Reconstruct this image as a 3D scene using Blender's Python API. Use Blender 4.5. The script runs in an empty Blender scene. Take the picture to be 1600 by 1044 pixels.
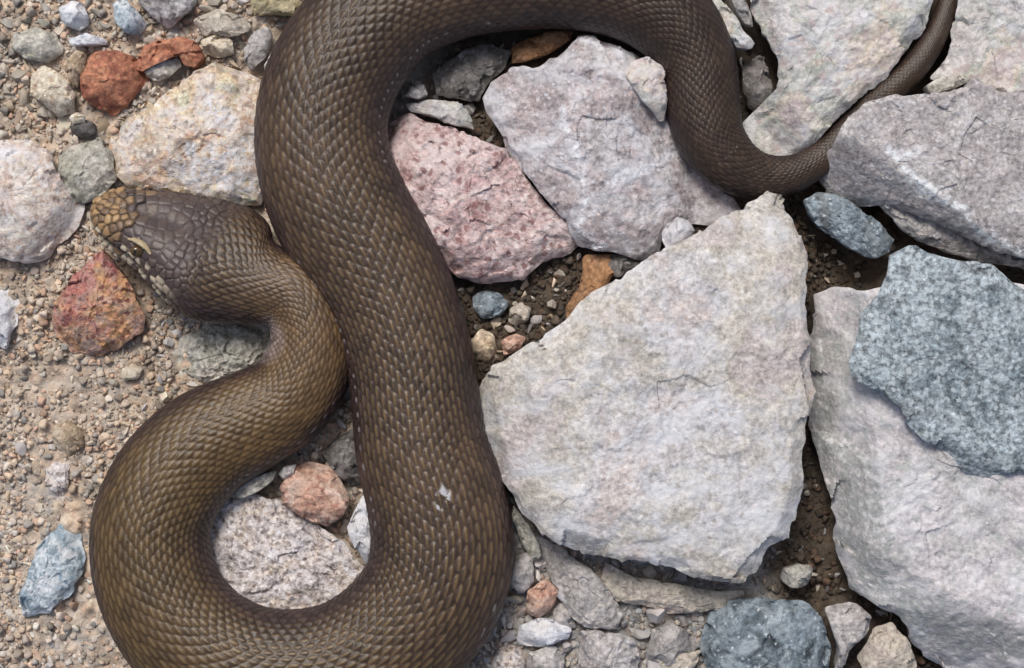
import bpy, math, time
import numpy as np
from mathutils import Vector

T0 = time.time()
R = math.radians
S = 0.0002            # metres per unit: everything below is drawn in units of 0.2 mm
H = 3100.0            # camera height above the soil in those units (0.62 m)
CX, CY = 800.0, 522.0
scene = bpy.context.scene

# ------------------------------------------------------------------ camera, sky, sun, exposure
cam_d = bpy.data.cameras.new('camera')
cam = bpy.data.objects.new('camera', cam_d)
scene.collection.objects.link(cam)
cam.location = (0, 0, H * S)
cam.rotation_euler = (0, 0, 0)
cam_d.sensor_width = 36.0
cam_d.lens = 36.0 * H / 1600.0
cam_d.clip_start = 0.01
cam_d.clip_end = 100.0
scene.camera = cam

SUN_EL, SUN_AZ = 58.0, 108.0          # azimuth of the light, counter-clockwise from +x (upper left of the picture)
world = bpy.data.worlds.new('World')
scene.world = world
world.use_nodes = True
wn = world.node_tree.nodes; wl_ = world.node_tree.links
sky = wn.new('ShaderNodeTexSky')
sky.sky_type = 'NISHITA'
sky.sun_disc = False
sky.sun_elevation = R(SUN_EL)
sky.sun_rotation = R(90 - SUN_AZ)
sky.air_density = 1.0
sky.dust_density = 4.0
wn['Background'].inputs['Strength'].default_value = 0.07
wl_.new(sky.outputs[0], wn['Background'].inputs['Color'])

sun_d = bpy.data.lights.new('sun', 'SUN')
sun = bpy.data.objects.new('sun', sun_d)
scene.collection.objects.link(sun)
sun_d.energy = 1.5
sun_d.angle = R(17)
sun_d.color = (1.0, 0.965, 0.92)
dirv = Vector((math.cos(R(SUN_EL)) * math.cos(R(SUN_AZ)), math.cos(R(SUN_EL)) * math.sin(R(SUN_AZ)), math.sin(R(SUN_EL))))
sun.rotation_euler = dirv.to_track_quat('Z', 'Y').to_euler()
sun.location = dirv * 2

scene.view_settings.view_transform = 'Standard'
scene.view_settings.look = 'None'
scene.view_settings.exposure = 0.65
scene.view_settings.gamma = 1.0
scene.view_settings.use_curve_mapping = False
scene.render.filter_size = 1.7
scene.cycles.max_bounces = 6

# ------------------------------------------------------------------ noise helpers
_rng = np.random.RandomState(7)
_PERM = _rng.permutation(256)
_PERM = np.concatenate([_PERM, _PERM, _PERM])
_VAL = _rng.rand(256) * 2 - 1

def noise(p, wl, seed=0):
    """smooth value noise in -1..1; p (n,3) or (n,2) in units, wl = wavelength"""
    p = np.asarray(p, float)
    if p.shape[1] == 2:
        p = np.c_[p, np.full(len(p), 0.37 * seed)]
    q = p / wl + 37.13 * seed + 1000.0
    i = np.floor(q).astype(int); f = q - i
    f = f * f * f * (f * (f * 6 - 15) + 10)
    i &= 255
    out = 0
    for dx in (0, 1):
        wx = f[:, 0] if dx else 1 - f[:, 0]
        a = _PERM[(i[:, 0] + dx) & 255]
        for dy in (0, 1):
            wy = f[:, 1] if dy else 1 - f[:, 1]
            b = _PERM[a + ((i[:, 1] + dy) & 255)]
            for dz in (0, 1):
                wz = f[:, 2] if dz else 1 - f[:, 2]
                out = out + wx * wy * wz * _VAL[_PERM[b + ((i[:, 2] + dz) & 255)]]
    return out

def fbm(p, wl, octv=4, seed=0, gain=0.5):
    t = 0; a = 1.0
    for k in range(octv):
        t = t + a * noise(p, wl / 2 ** k, seed + k * 3)
        a *= gain
    return t

def hash2(i, j, k=0):
    n = (i * 374761393 + j * 668265263 + k * 974711) & 0x7fffffff
    n = ((n ^ (n >> 13)) * 1274126177) & 0x7fffffff
    return ((n ^ (n >> 16)) & 0xffff) / 65535.0

def worley2(x, y, cell, seed=0):
    """F1 distance (in cells), F2-F1 and an id hash, 2D"""
    gx = x / cell; gy = y / cell
    ix = np.floor(gx).astype(np.int64); iy = np.floor(gy).astype(np.int64)
    f1 = np.full(x.shape, 9.0); f2 = np.full(x.shape, 9.0); idv = np.zeros(x.shape); ox = np.zeros(x.shape); oy = np.zeros(x.shape)
    for dx in (-1, 0, 1):
        for dy in (-1, 0, 1):
            a = ix + dx; b = iy + dy
            px = a + hash2(a, b, seed); py = b + hash2(a, b, seed + 71)
            ddx = gx - px; ddy = gy - py
            d = np.hypot(ddx, ddy)
            m = d < f1
            f2 = np.where(m, f1, np.minimum(f2, d))
            idv = np.where(m, hash2(a, b, seed + 13), idv)
            ox = np.where(m, ddx, ox); oy = np.where(m, ddy, oy)
            f1 = np.where(m, d, f1)
    return f1, f2 - f1, idv, ox, oy

def toloc(u, v, z=0.0):
    k = (H - z) / H
    return (np.asarray(u, float) - CX) * k, -(np.asarray(v, float) - CY) * k

# ------------------------------------------------------------------ mesh helpers
def mk_mesh(name, verts, quads=None, tris=None, smooth=True):
    me = bpy.data.meshes.new(name)
    nq = 0 if quads is None else len(quads)
    nt = 0 if tris is None else len(tris)
    me.vertices.add(len(verts))
    me.vertices.foreach_set('co', np.ascontiguousarray(verts, dtype=np.float32).ravel())
    loops = []
    if nq: loops.append(np.asarray(quads, np.int32).ravel())
    if nt: loops.append(np.asarray(tris, np.int32).ravel())
    loops = np.concatenate(loops)
    me.loops.add(len(loops))
    me.loops.foreach_set('vertex_index', loops)
    tot = np.concatenate([np.full(nq, 4, np.int32), np.full(nt, 3, np.int32)])
    start = np.concatenate([[0], np.cumsum(tot)[:-1]]).astype(np.int32)
    me.polygons.add(nq + nt)
    me.polygons.foreach_set('loop_start', start)
    me.polygons.foreach_set('loop_total', tot)
    if smooth:
        me.polygons.foreach_set('use_smooth', np.ones(nq + nt, bool))
    me.update(calc_edges=True)
    return me

def add_col(me, name, rgb):
    a = me.color_attributes.new(name, 'FLOAT_COLOR', 'POINT')
    rgb = np.asarray(rgb, np.float32)
    if rgb.ndim == 1: rgb = np.repeat(rgb[:, None], 3, 1)
    buf = np.ones((len(rgb), 4), np.float32); buf[:, :3] = rgb
    a.data.foreach_set('color', buf.ravel())

def link(name, me, mat=None, parent=None, loc=(0, 0, 0)):
    o = bpy.data.objects.new(name, me)
    scene.collection.objects.link(o)
    o.location = loc
    if mat is not None and me is not None and not me.materials:
        me.materials.append(mat)
    if parent: o.parent = parent
    return o

def tag(o, label, cat, group=None):
    o['label'] = label; o['category'] = cat
    if group: o['group'] = group
    return o

def srgb(r, g, b):
    f = lambda c: (c / 255 / 12.92) if c / 255 <= 0.04045 else ((c / 255 + 0.055) / 1.055) ** 2.4
    return (f(r), f(g), f(b))

# ------------------------------------------------------------------ materials
class NT:
    def __init__(s, name):
        s.mat = bpy.data.materials.new(name); s.mat.use_nodes = True
        s.t = s.mat.node_tree; s.b = s.t.nodes['Principled BSDF']
    def n(s, kind, **kw):
        x = s.t.nodes.new('ShaderNode' + kind)
        for k, v in kw.items():
            if k.startswith('i_'):
                x.inputs[k[2:].replace('_', ' ')].default_value = v
            else: setattr(x, k, v)
        return x
    def l(s, a, b): s.t.links.new(a, b)
    def coords(s):
        tc = s.n('TexCoord'); oi = s.n('ObjectInfo')
        sc = s.n('VectorMath', operation='SCALE'); sc.inputs['Scale'].default_value = 1 / S
        s.l(tc.outputs['Object'], sc.inputs[0])
        of = s.n('VectorMath', operation='MULTIPLY_ADD')
        s.l(oi.outputs['Random'], of.inputs[0]); of.inputs[1].default_value = (9000, 5000, 7000)
        s.l(sc.outputs[0], of.inputs[2])
        return of.outputs[0], oi
    def noise(s, vec, wl, detail=4, rough=0.55, dist=0.0):
        x = s.n('TexNoise'); x.inputs['Scale'].default_value = 1.0 / wl
        x.inputs['Detail'].default_value = detail; x.inputs['Roughness'].default_value = rough
        x.inputs['Distortion'].default_value = dist
        s.l(vec, x.inputs['Vector']); return x.outputs['Fac']
    def ramp(s, fac, stops, interp='LINEAR'):
        x = s.n('ValToRGB'); e = x.color_ramp.elements; x.color_ramp.interpolation = interp
        while len(e) < len(stops): e.new(0.5)
        for i, (p, c) in enumerate(stops):
            e[i].position = p; e[i].color = (*c, 1) if len(c) == 3 else c
        s.l(fac, x.inputs[0]); return x.outputs['Color']
    def mix(s, fac, a, b, mode='MIX'):
        x = s.n('Mix', data_type='RGBA', blend_type=mode)
        if isinstance(fac, (int, float)): x.inputs[0].default_value = fac
        else: s.l(fac, x.inputs[0])
        for idx, val in ((6, a), (7, b)):
            if isinstance(val, tuple): x.inputs[idx].default_value = (*val[:3], 1)
            else: s.l(val, x.inputs[idx])
        return x.outputs[2]
    def math(s, op, a, b=None, c=None, clamp=False):
        x = s.n('Math', operation=op, use_clamp=clamp)
        for i, v in enumerate((a, b, c)):
            if v is None: continue
            if isinstance(v, (int, float)): x.inputs[i].default_value = v
            else: s.l(v, x.inputs[i])
        return x.outputs[0]
    def bump(s, h, dist, strength=1.0):
        x = s.n('Bump'); x.inputs['Distance'].default_value = dist * S; x.inputs['Strength'].default_value = strength
        s.l(h, x.inputs['Height']); s.l(x.outputs[0], s.b.inputs['Normal'])

def G(v): return (v, v, v)

def stone_mat(name, cols, wl=110, speck=None, pale=None, contrast=0.35, rough=0.85, vary=0.0, vein=(0.72, 0.72, 0.74), bump=2.2, streak=None):
    """cols: 3 or 4 mineral colours in patches; speck: (colour, threshold, size) dark or pale crystals; pale: colour of chalky bloom"""
    m = NT(name); vec, oi = m.coords()
    n1 = m.noise(vec, wl, 5, 0.6, 0.4)
    k = len(cols)
    col = m.ramp(n1, [(0.37 + 0.27 * i / (k - 1), c) for i, c in enumerate(cols)])
    n2 = m.noise(vec, wl * 0.22, 5, 0.65, 0.2)
    col = m.mix(contrast, col, m.ramp(n2, [(0.34, G(0.24)), (0.66, G(0.80))]), 'OVERLAY')
    n3 = m.noise(vec, 7.0, 3, 0.7)
    col = m.mix(contrast * 1.3, col, m.ramp(n3, [(0.30, G(0.12)), (0.70, G(0.90))]), 'OVERLAY')
    if pale:
        npz = m.noise(vec, wl * 0.55, 6, 0.7, 0.8)
        col = m.mix(m.ramp(npz, [(0.46, G(0)), (0.66, G(0.8))]), col, pale)
    if streak:
        mp = m.n('Mapping'); mp.inputs['Rotation'].default_value = (0, 0, streak[1]); mp.inputs['Scale'].default_value = (0.22, 1, 1)
        m.l(vec, mp.inputs[0])
        ns = m.noise(mp.outputs[0], 24, 5, 0.65, 0.3)
        col = m.mix(m.ramp(ns, [(0.52, G(0)), (0.66, G(0.75))]), col, streak[0])
    if speck:
        vo = m.n('TexVoronoi'); vo.inputs['Scale'].default_value = 1 / speck[2]; vo.inputs['Randomness'].default_value = 1.0
        wv = m.n('VectorMath', operation='ADD')
        m.l(vec, wv.inputs[0])
        nz = m.n('TexNoise'); nz.inputs['Scale'].default_value = 1 / (speck[2] * 0.8); m.l(vec, nz.inputs['Vector'])
        sc = m.n('VectorMath', operation='SCALE'); sc.inputs['Scale'].default_value = speck[2] * 1.2
        m.l(nz.outputs['Color'], sc.inputs[0]); m.l(sc.outputs[0], wv.inputs[1]); m.l(wv.outputs[0], vo.inputs['Vector'])
        sep = m.n('SeparateColor'); m.l(vo.outputs['Color'], sep.inputs[0])
        sel = m.math('GREATER_THAN', sep.outputs[0], speck[1])
        near = m.ramp(vo.outputs['Distance'], [(0.35, G(0.8)), (0.6, G(0.0))])
        col = m.mix(m.math('MULTIPLY', sel, near), col, speck[0])
    va = m.n('Attribute', attribute_name='vein')
    vn = m.noise(vec, 9, 4, 0.7)
    col = m.mix(m.math('MULTIPLY', va.outputs['Fac'], m.ramp(vn, [(0.42, G(0.0)), (0.56, G(0.85))])), col, vein)
    if vary:
        hs = m.n('HueSaturation'); m.l(col, hs.inputs['Color'])
        m.l(m.math('MULTIPLY_ADD', oi.outputs['Random'], vary, 1 - vary * 0.55), hs.inputs['Value'])
        col = hs.outputs[0]
    m.l(col, m.b.inputs['Base Color'])
    m.b.inputs['Roughness'].default_value = rough
    m.b.inputs['Specular IOR Level'].default_value = 0.35
    hb = m.math('ADD', m.noise(vec, 6.5, 4, 0.75), m.math('MULTIPLY', m.noise(vec, 26, 5, 0.68), 2.4))
    m.bump(hb, bump * .62)
    return m.mat

M = {}
M['pale'] = stone_mat('pale_limestone', [(.47, .42, .40), (.45, .415, .36), (.51, .48, .44), (.48, .47, .475), (.52, .465, .44)], 150, pale=(.62, .635, .665), contrast=.40, speck=((.38, .35, .32), .90, 8))
M['mauve'] = stone_mat('mauve_grey_stone', [(.40, .375, .37), (.33, .29, .29), (.39, .33, .325), (.48, .455, .45)], 110, pale=(.64, .645, .67), contrast=.46, speck=((.60, .60, .63), .84, 6), vein=(.76, .77, .80))
M['mauve2'] = stone_mat('purplish_grey_stone', [(.39, .375, .37), (.355, .325, .32), (.44, .42, .41)], 150, contrast=.46, speck=((.58, .57, .59), .88, 6), vein=(.78, .82, .84))
M['pink'] = stone_mat('pink_stone', [(.32, .20, .19), (.53, .39, .375), (.60, .48, .45), (.48, .32, .31)], 90, pale=(.70, .61, .60), contrast=.5, speck=((.24, .12, .11), .80, 11), bump=3.6)
M['pinkwhite'] = stone_mat('pink_and_white_stone', [(.44, .37, .30), (.60, .54, .48), (.54, .43, .36), (.66, .63, .61)], 75, pale=(.70, .69, .71), contrast=.45, speck=((.34, .24, .2), .88, 9))
M['whitey'] = stone_mat('white_grey_stone', [(.46, .44, .43), (.55, .51, .48), (.45, .46, .41), (.57, .50, .42), (.52, .45, .43)], 110, pale=(.66, .66, .69), contrast=.33, speck=((.48, .40, .38), .84, 14))
M['palegreen'] = stone_mat('pale_pinkish_grey_stone', [(.44, .435, .42), (.50, .47, .475), (.53, .50, .505), (.54, .505, .51)], 190, pale=(.67, .675, .69), contrast=.36, speck=((.40, .42, .40), .82, 14), vein=(.34, .355, .33))
M['teal'] = stone_mat('teal_speckled_stone', [(.155, .19, .21), (.235, .275, .295), (.31, .355, .38), (.20, .225, .235)], 70, contrast=.75, speck=((.46, .51, .53), .66, 8), bump=3.0)
M['blue'] = stone_mat('blue_grey_stone', [(.06, .075, .085), (.16, .195, .22), (.23, .28, .315), (.13, .145, .15)], 55, pale=(.40, .46, .49), contrast=.5, speck=((.52, .57, .60), .92, 5), bump=2.8)
M['greyst'] = stone_mat('grey_stone', [(.31, .29, .275), (.40, .375, .36), (.46, .43, .41), (.37, .36, .355)], 70, contrast=.42, speck=((.55, .52, .50), .8, 8), vary=.25)
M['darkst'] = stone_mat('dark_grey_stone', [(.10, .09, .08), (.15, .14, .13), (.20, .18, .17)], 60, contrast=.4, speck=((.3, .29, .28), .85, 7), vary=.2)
M['orange'] = stone_mat('cream_orange_stone', [(.48, .46, .34), (.58, .44, .30), (.61, .54, .47), (.56, .38, .25), (.66, .63, .60)], 85, pale=(.66, .62, .62), contrast=.5, speck=((.30, .24, .20), .82, 9), bump=3.2)
M['rust'] = stone_mat('rust_red_stone', [(.24, .09, .06), (.36, .15, .09), (.43, .20, .12), (.33, .13, .08)], 60, contrast=.42, speck=((.46, .24, .14), .88, 8), vary=.1)
M['redpink'] = stone_mat('red_and_orange_stone', [(.34, .105, .105), (.41, .185, .145), (.47, .26, .125), (.40, .25, .20)], 62, pale=(.52, .40, .34), contrast=.5, speck=((.16, .05, .05), .8, 9), bump=3.2)
M['salmon'] = stone_mat('salmon_stone', [(.46, .27, .20), (.54, .37, .29), (.56, .43, .36)], 40, contrast=.42, speck=((.36, .17, .13), .82, 7), vary=.15)
M['tan'] = stone_mat('tan_stone', [(.40, .31, .21), (.52, .42, .31), (.58, .48, .37)], 45, contrast=.42, speck=((.30, .21, .14), .82, 7), vary=.3)
M['cream'] = stone_mat('cream_stone', [(.52, .45, .35), (.62, .55, .44), (.56, .46, .34)], 45, contrast=.4, speck=((.40, .28, .18), .84, 7), vary=.2)
M['yellow'] = stone_mat('yellowish_flat_stone', [(.36, .30, .17), (.50, .43, .27), (.42, .36, .24)], 55, contrast=.4, vary=.15)
M['bluewhite'] = stone_mat('blue_and_white_stone', [(.19, .26, .31), (.32, .39, .44), (.58, .61, .63)], 48, pale=(.70, .72, .74), contrast=.42, speck=((.16, .24, .30), .8, 8))
M['white'] = stone_mat('white_quartz_stone', [(.56, .58, .62), (.68, .68, .70), (.62, .60, .58)], 50, contrast=.35, vary=.15, rough=.6)
M['greengrey'] = stone_mat('green_grey_stone', [(.34, .33, .27), (.44, .42, .37), (.50, .46, .41)], 60, contrast=.42, speck=((.25, .24, .2), .82, 8), vary=.15)
M['granite'] = stone_mat('speckled_granite', [(.42, .38, .365), (.54, .49, .47), (.50, .42, .35), (.58, .55, .56)], 55, pale=(.70, .67, .68), contrast=.7, speck=((.20, .16, .14), .72, 7), bump=3.4)
M['slab'] = stone_mat('beige_slab', [(.40, .36, .30), (.48, .43, .36), (.42, .36, .32)], 60, contrast=.35, vary=.12)
M['ochre'] = stone_mat('ochre_brown_slab', [(.26, .13, .06), (.36, .20, .10), (.30, .17, .10)], 45, contrast=.4)

def attr_mat(name, rough=0.9, bump=1.8, wl=6, contrast=.3, cells=0.0):
    m = NT(name); vec, oi = m.coords()
    a = m.n('Attribute', attribute_name='Col')
    n3 = m.noise(vec, wl, 4, 0.7)
    col = m.mix(contrast, a.outputs['Color'], m.ramp(n3, [(0.25, G(0.22)), (0.75, G(0.85))]), 'OVERLAY')
    vo = m.n('TexVoronoi'); vo.inputs['Scale'].default_value = 1 / 17.0; m.l(vec, vo.inputs['Vector'])
    sep = m.n('SeparateColor'); m.l(vo.outputs['Color'], sep.inputs[0])
    col = m.mix(cells, col, m.ramp(sep.outputs[0], [(0.0, G(0.22)), (1.0, G(0.80))]), 'OVERLAY')
    m.l(col, m.b.inputs['Base Color'])
    m.b.inputs['Roughness'].default_value = rough
    m.b.inputs['Specular IOR Level'].default_value = 0.3
    m.bump(m.math('ADD', m.noise(vec, wl * .8, 4, .7), m.noise(vec, wl * 3, 3, .6)), bump)
    return m.mat
M['soil'] = attr_mat('sandy_soil', bump=3.0, wl=7, contrast=.45, cells=.35)
M['grain'] = attr_mat('gravel_grains', bump=1.2, wl=5)

# ------------------------------------------------------------------ the snake's course: x, y in units, half width, half height, centre height
SN = [  # head and neck
 (148, 327, 9, 9, 60), (158, 330, 26, 20, 60), (176, 336, 40, 30, 60), (205, 347, 52, 38, 59), (245, 361, 67, 44, 58), (292, 383, 87, 49, 57),
 (332, 404, 99, 51, 57), (364, 421, 93, 51, 58), (394, 437, 72, 49, 60), (424, 447, 60, 48, 62), (457, 459, 60, 48, 63), (480, 490, 61, 50, 63), (488, 532, 64, 52, 62), (478, 580, 68, 54, 60),
 # first loop
 (448, 624, 71, 56, 58), (392, 657, 77, 60, 58), (325, 692, 83, 63, 60), (270, 745, 87, 66, 62), (238, 815, 90, 68, 64), (238, 880, 92, 69, 65), (262, 948, 94, 70, 66),
 (312, 1008, 97, 71, 67), (382, 1046, 99, 72, 68), (462, 1057, 101, 73, 69), (545, 1042, 103, 74, 70), (622, 993, 105, 75, 70), (675, 925, 107, 76, 71), (691, 855, 108, 76, 71),
 (681, 780, 105, 75, 70), (660, 705, 100, 74, 69), (650, 635, 97, 73, 68), (640, 560, 96, 72, 68), (614, 475, 97, 72, 68), (577, 402, 101, 73, 68),
 # the long strand and the upper arc
 (535, 333, 104, 74, 69), (509, 265, 102, 74, 69), (502, 195, 100, 73, 68), (517, 128, 99, 72, 68), (556, 62, 97, 71, 67), (618, 3, 94, 70, 66), (702, -30, 90, 68, 64),
 (800, -43, 87, 66, 62), (900, -38, 82, 63, 60), (990, -10, 74, 58, 58), (1055, 38, 66, 53, 55), (1089, 97, 59, 49, 52), (1097, 160, 57, 46, 50), (1111, 215, 52, 43, 48),
 (1145, 256, 44, 37, 44), (1190, 275, 35, 30, 38), (1236, 272, 29, 26, 34), (1277, 251, 25, 22, 30), (1318, 212, 22, 20, 26), (1356, 170, 21, 19, 30), (1395, 137, 21, 20, 36), (1433, 100, 20, 18, 36),
 (1463, 53, 17.5, 16, 34), (1482, 0, 15, 14, 32), (1495, -60, 12, 11, 26), (1500, -120, 7, 7, 16), (1501, -165, 2, 2, 8)]
SN = np.array(SN, float)
sx, sy = [], []
for r in SN:
    a, b = toloc(r[0], r[1], r[4]); sx.append(a); sy.append(b)
CT = np.c_[sx, sy, SN[:, 4], SN[:, 2], SN[:, 3]]

def catmull(P, n=24):
    Q = np.vstack([2 * P[0] - P[1], P, 2 * P[-1] - P[-2]])
    out = []
    # centripetal parametrisation
    for i in range(1, len(Q) - 2):
        p0, p1, p2, p3 = Q[i - 1], Q[i], Q[i + 1], Q[i + 2]
        d = lambda a, b: max(np.linalg.norm(a[:2] - b[:2]) ** 0.5, 1e-6)
        t0 = 0; t1 = t0 + d(p0, p1); t2 = t1 + d(p1, p2); t3 = t2 + d(p2, p3)
        t = np.linspace(t1, t2, n, endpoint=False)[:, None]
        A1 = (t1 - t) / (t1 - t0) * p0 + (t - t0) / (t1 - t0) * p1
        A2 = (t2 - t) / (t2 - t1) * p1 + (t - t1) / (t2 - t1) * p2
        A3 = (t3 - t) / (t3 - t2) * p2 + (t - t2) / (t3 - t2) * p3
        B1 = (t2 - t) / (t2 - t0) * A1 + (t - t0) / (t2 - t0) * A2
        B2 = (t3 - t) / (t3 - t1) * A2 + (t - t1) / (t3 - t1) * A3
        out.append((t2 - t) / (t2 - t1) * B1 + (t - t1) / (t2 - t1) * B2)
    out.append(P[-1:]); return np.vstack(out)

CL = catmull(CT)
arc = np.concatenate([[0], np.cumsum(np.hypot(np.diff(CL[:, 0]), np.diff(CL[:, 1])))])
LEN = arc[-1]
def along(s): return np.c_[[np.interp(s, arc, CL[:, k]) for k in range(5)]].T
_foot = along(np.arange(0, LEN, 14.0))
def snake_clear(x, y):
    """signed clearance from the snake's outline"""
    d = np.hypot(np.asarray(x)[:, None] - _foot[None, :, 0], np.asarray(y)[:, None] - _foot[None, :, 1]) - _foot[None, :, 3]
    return d.min(1)

# ------------------------------------------------------------------ stones
OUT = []     # outlines already laid, for scattering around them
def pdist(px, py, bx, by):
    out = np.full(len(px), 1e9)
    for i in range(0, len(px), 20000):
        sl = slice(i, i + 20000)
        out[sl] = np.sqrt(((px[sl, None] - bx) ** 2 + (py[sl, None] - by) ** 2).min(1))
    return out

def inside(px, py, bx, by):
    c = np.zeros(len(px), bool); n = len(bx); j = n - 1
    for i in range(n):
        cond = ((by[i] > py) != (by[j] > py)) & (px < (bx[j] - bx[i]) * (py - by[i]) / (by[j] - by[i] + 1e-9) + bx[i])
        c ^= cond; j = i
    return c

_seed = [100]
def stone(name, label, cat, pts, top, mat, bot=-8, ctr=None, grad=(0, 0), bev=12, rough=1.0, fac=4, seed=None, folds=(), veins=(), vw=5.0,
          under=0.86, group=None, res=3.7, ledge=1.0, rim=None, jag=1.0, facet=None):
    """a broken stone: outline (units) -> relief top, rough flanks, closed underside.
    folds: (x, y, angle_deg, slope): beyond that line, in that direction, the top falls away with that slope"""
    if seed is None:
        _seed[0] += 1; seed = _seed[0]
    rs = np.random.RandomState(seed)
    pts = np.array(pts, float)
    zr = top * 0.8 if rim is None else rim
    X, Y = toloc(pts[:, 0], pts[:, 1], zr)
    cl = np.r_[X, X[0]], np.r_[Y, Y[0]]
    seg = np.hypot(np.diff(cl[0]), np.diff(cl[1])); cum = np.r_[0, np.cumsum(seg)]
    per = cum[-1]
    nth = int(np.clip(per / res, 40, 460))
    t = np.linspace(0, per, nth, endpoint=False)
    bx = np.interp(t, cum, cl[0]); by = np.interp(t, cum, cl[1])
    # a little rounding, then ragged breaks
    for _ in range(1):
        bx = .25 * np.roll(bx, 1) + .5 * bx + .25 * np.roll(bx, -1); by = .25 * np.roll(by, 1) + .5 * by + .25 * np.roll(by, -1)
    tx = np.roll(bx, -1) - np.roll(bx, 1); ty = np.roll(by, -1) - np.roll(by, 1); tl = np.hypot(tx, ty) + 1e-9
    q = np.c_[bx, by]
    size = math.sqrt(abs(np.sum(bx * np.roll(by, -1) - by * np.roll(bx, -1))) / 2)
    amp = min(1.0, size / 90) * jag
    off = np.zeros(nth)
    for step, am in ((46, 3.6), (19, 2.6), (8, 1.3)):
        nn = max(5, int(per / step)); tn = np.sort(rs.rand(nn)) * per
        vn_ = rs.uniform(-1, 1, nn)
        off += am * amp * np.interp(t, np.r_[tn[-1] - per, tn, tn[0] + per], np.r_[vn_[-1], vn_, vn_[0]])
    nn = 7; tn = np.sort(rs.rand(nn)) * per; vn_ = rs.uniform(-1, 1, nn)
    off += jag * min(size, 90) * .05 * np.interp(t, np.r_[tn[-1] - per, tn, tn[0] + per], np.r_[vn_[-1], vn_, vn_[0]])
    sgn = np.sign(np.sum(bx * np.roll(by, -1) - by * np.roll(bx, -1)))
    bx = bx + off * ty / tl * sgn; by = by - off * tx / tl * sgn
    if ctr is None:
        a = bx * np.roll(by, -1) - by * np.roll(bx, -1)
        cx = ((bx + np.roll(bx, -1)) * a).sum() / (3 * a.sum()); cy = ((by + np.roll(by, -1)) * a).sum() / (3 * a.sum())
    else:
        cx, cy = toloc(ctr[0], ctr[1], zr)
    OUT.append((bx.copy(), by.copy(), cx, cy, np.hypot(bx - cx, by - cy).max(), top))
    rmax = np.hypot(bx - cx, by - cy).max()
    nr = int(np.clip(rmax / res, 8, 110))
    rr = (np.arange(1, nr + 1) / nr)
    px = cx + rr[:, None] * (bx - cx); py = cy + rr[:, None] * (by - cy)
    fx, fy = px.ravel(), py.ravel()
    fx = np.r_[cx, fx]; fy = np.r_[cy, fy]
    d = pdist(fx, fy, bx, by)
    p2 = np.c_[fx, fy]
    z = top + grad[0] * (fx - cx) + grad[1] * (fy - cy)
    famp = facet if facet is not None else (.16 * size + 4 if size < 150 else 22)
    famp = min(famp, .55 * (top - bot))
    nk_ = int(9 + size / 22)
    env = np.full(len(fx), -1e9)
    for k in range(nk_):
        rr0 = rmax * math.sqrt(rs.rand()) * 1.05; a0 = rs.rand() * 6.283
        qx, qy = rr0 * math.cos(a0) / rmax, rr0 * math.sin(a0) / rmax
        D0 = qx * qx + qy * qy + rs.uniform(-.06, .06)
        tw = rs.uniform(.7, 1.5)
        pl = D0 + tw * 2 * (qx * ((fx - cx) / rmax - qx) + qy * ((fy - cy) / rmax - qy))
        env = np.maximum(env, pl)
    z = z - famp * env
    for k in range(fac if size >= 150 else min(fac, 2)):
        al = rs.rand() * 6.283; nx, ny = math.cos(al), math.sin(al)
        ext = ((bx - cx) * nx + (by - cy) * ny).max()
        qd = (fx - cx) * nx + (fy - cy) * ny - ext * (rs.uniform(.08, .62) if size < 150 else rs.uniform(.4, .8)) + size * .02 * noise(p2, size * .3 + 8, seed + 5 + k)
        z -= rs.uniform(.22, .70) * np.maximum(0, qd)
    for (ax, ay, ang, sl) in folds:
        lx, ly = toloc(ax, ay, zr); nx, ny = math.cos(R(ang)), -math.sin(R(ang))
        qd = (fx - lx) * nx + (fy - ly) * ny + 5 * noise(p2, 45, seed + 31)
        z -= sl * np.maximum(0, qd)
    bev = min(bev, 7 + size * .012)
    _, _, idr, _, _ = worley2(fx, fy, max(16.0, size * .16), seed + 60)
    bw = bev * (.35 + 2.3 * idr ** 2)
    z -= .75 * np.maximum(bw - d, 0)
    z += rough * (size * .016 * fbm(p2, size * .5 + 10, 3, seed + 9) + amp * 2.0 * fbm(p2, 34, 3, seed + 10) + amp * 1.1 * fbm(p2, 9, 2, seed + 11))
    if ledge:
        wx = fx + 12 * noise(p2, 40, seed + 21); wy = fy + 12 * noise(p2, 40, seed + 22)
        f1, ff, idv, ox, oy = worley2(wx, wy, max(14.0, size * .17), seed)
        z += ledge * amp * (2.6 * (idv - .5) + 2.6 * (ox * np.cos(idv * 40) + oy * np.sin(idv * 40))) * np.clip(d / 10, 0, 1)
        f1, ff, idv, ox, oy = worley2(wx, wy, max(7.0, size * .06), seed + 3)
        z += ledge * amp * (1.6 * (idv - .5) + 1.4 * (ox * np.cos(idv * 40) + oy * np.sin(idv * 40)))
    lo = bot + (top - bot) * .22
    z = np.where(z < lo, lo + .15 * (z - lo), z)
    V = [np.c_[fx, fy, z]]
    # flanks
    ns = int(np.clip((top - bot) / (res * 1.6), 4, 26))
    ez = z[-nth:]
    for j in range(1, ns + 1):
        f = j / ns
        k = 1 - (1 - under) * f ** 1.3
        zz = ez + (bot - ez) * f
        x = cx + (bx - cx) * k; y = cy + (by - cy) * k
        p3 = np.c_[x, y, zz]
        dn = amp * rough * (3.2 * noise(p3, 40, seed + 14) + 2.2 * noise(p3, 15, seed + 15)) * min(1, 3 * f)
        V.append(np.c_[x + dn * (bx - cx) / rmax - abs(dn) * .2 * (bx - cx) / rmax, y + dn * (by - cy) / rmax, zz])
    V.append([[cx, cy, bot]])
    V = np.vstack(V)
    rings = nr + ns
    idx = 1 + np.arange(rings * nth).reshape(rings, nth)
    a = idx[:-1]; b = idx[1:]
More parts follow.
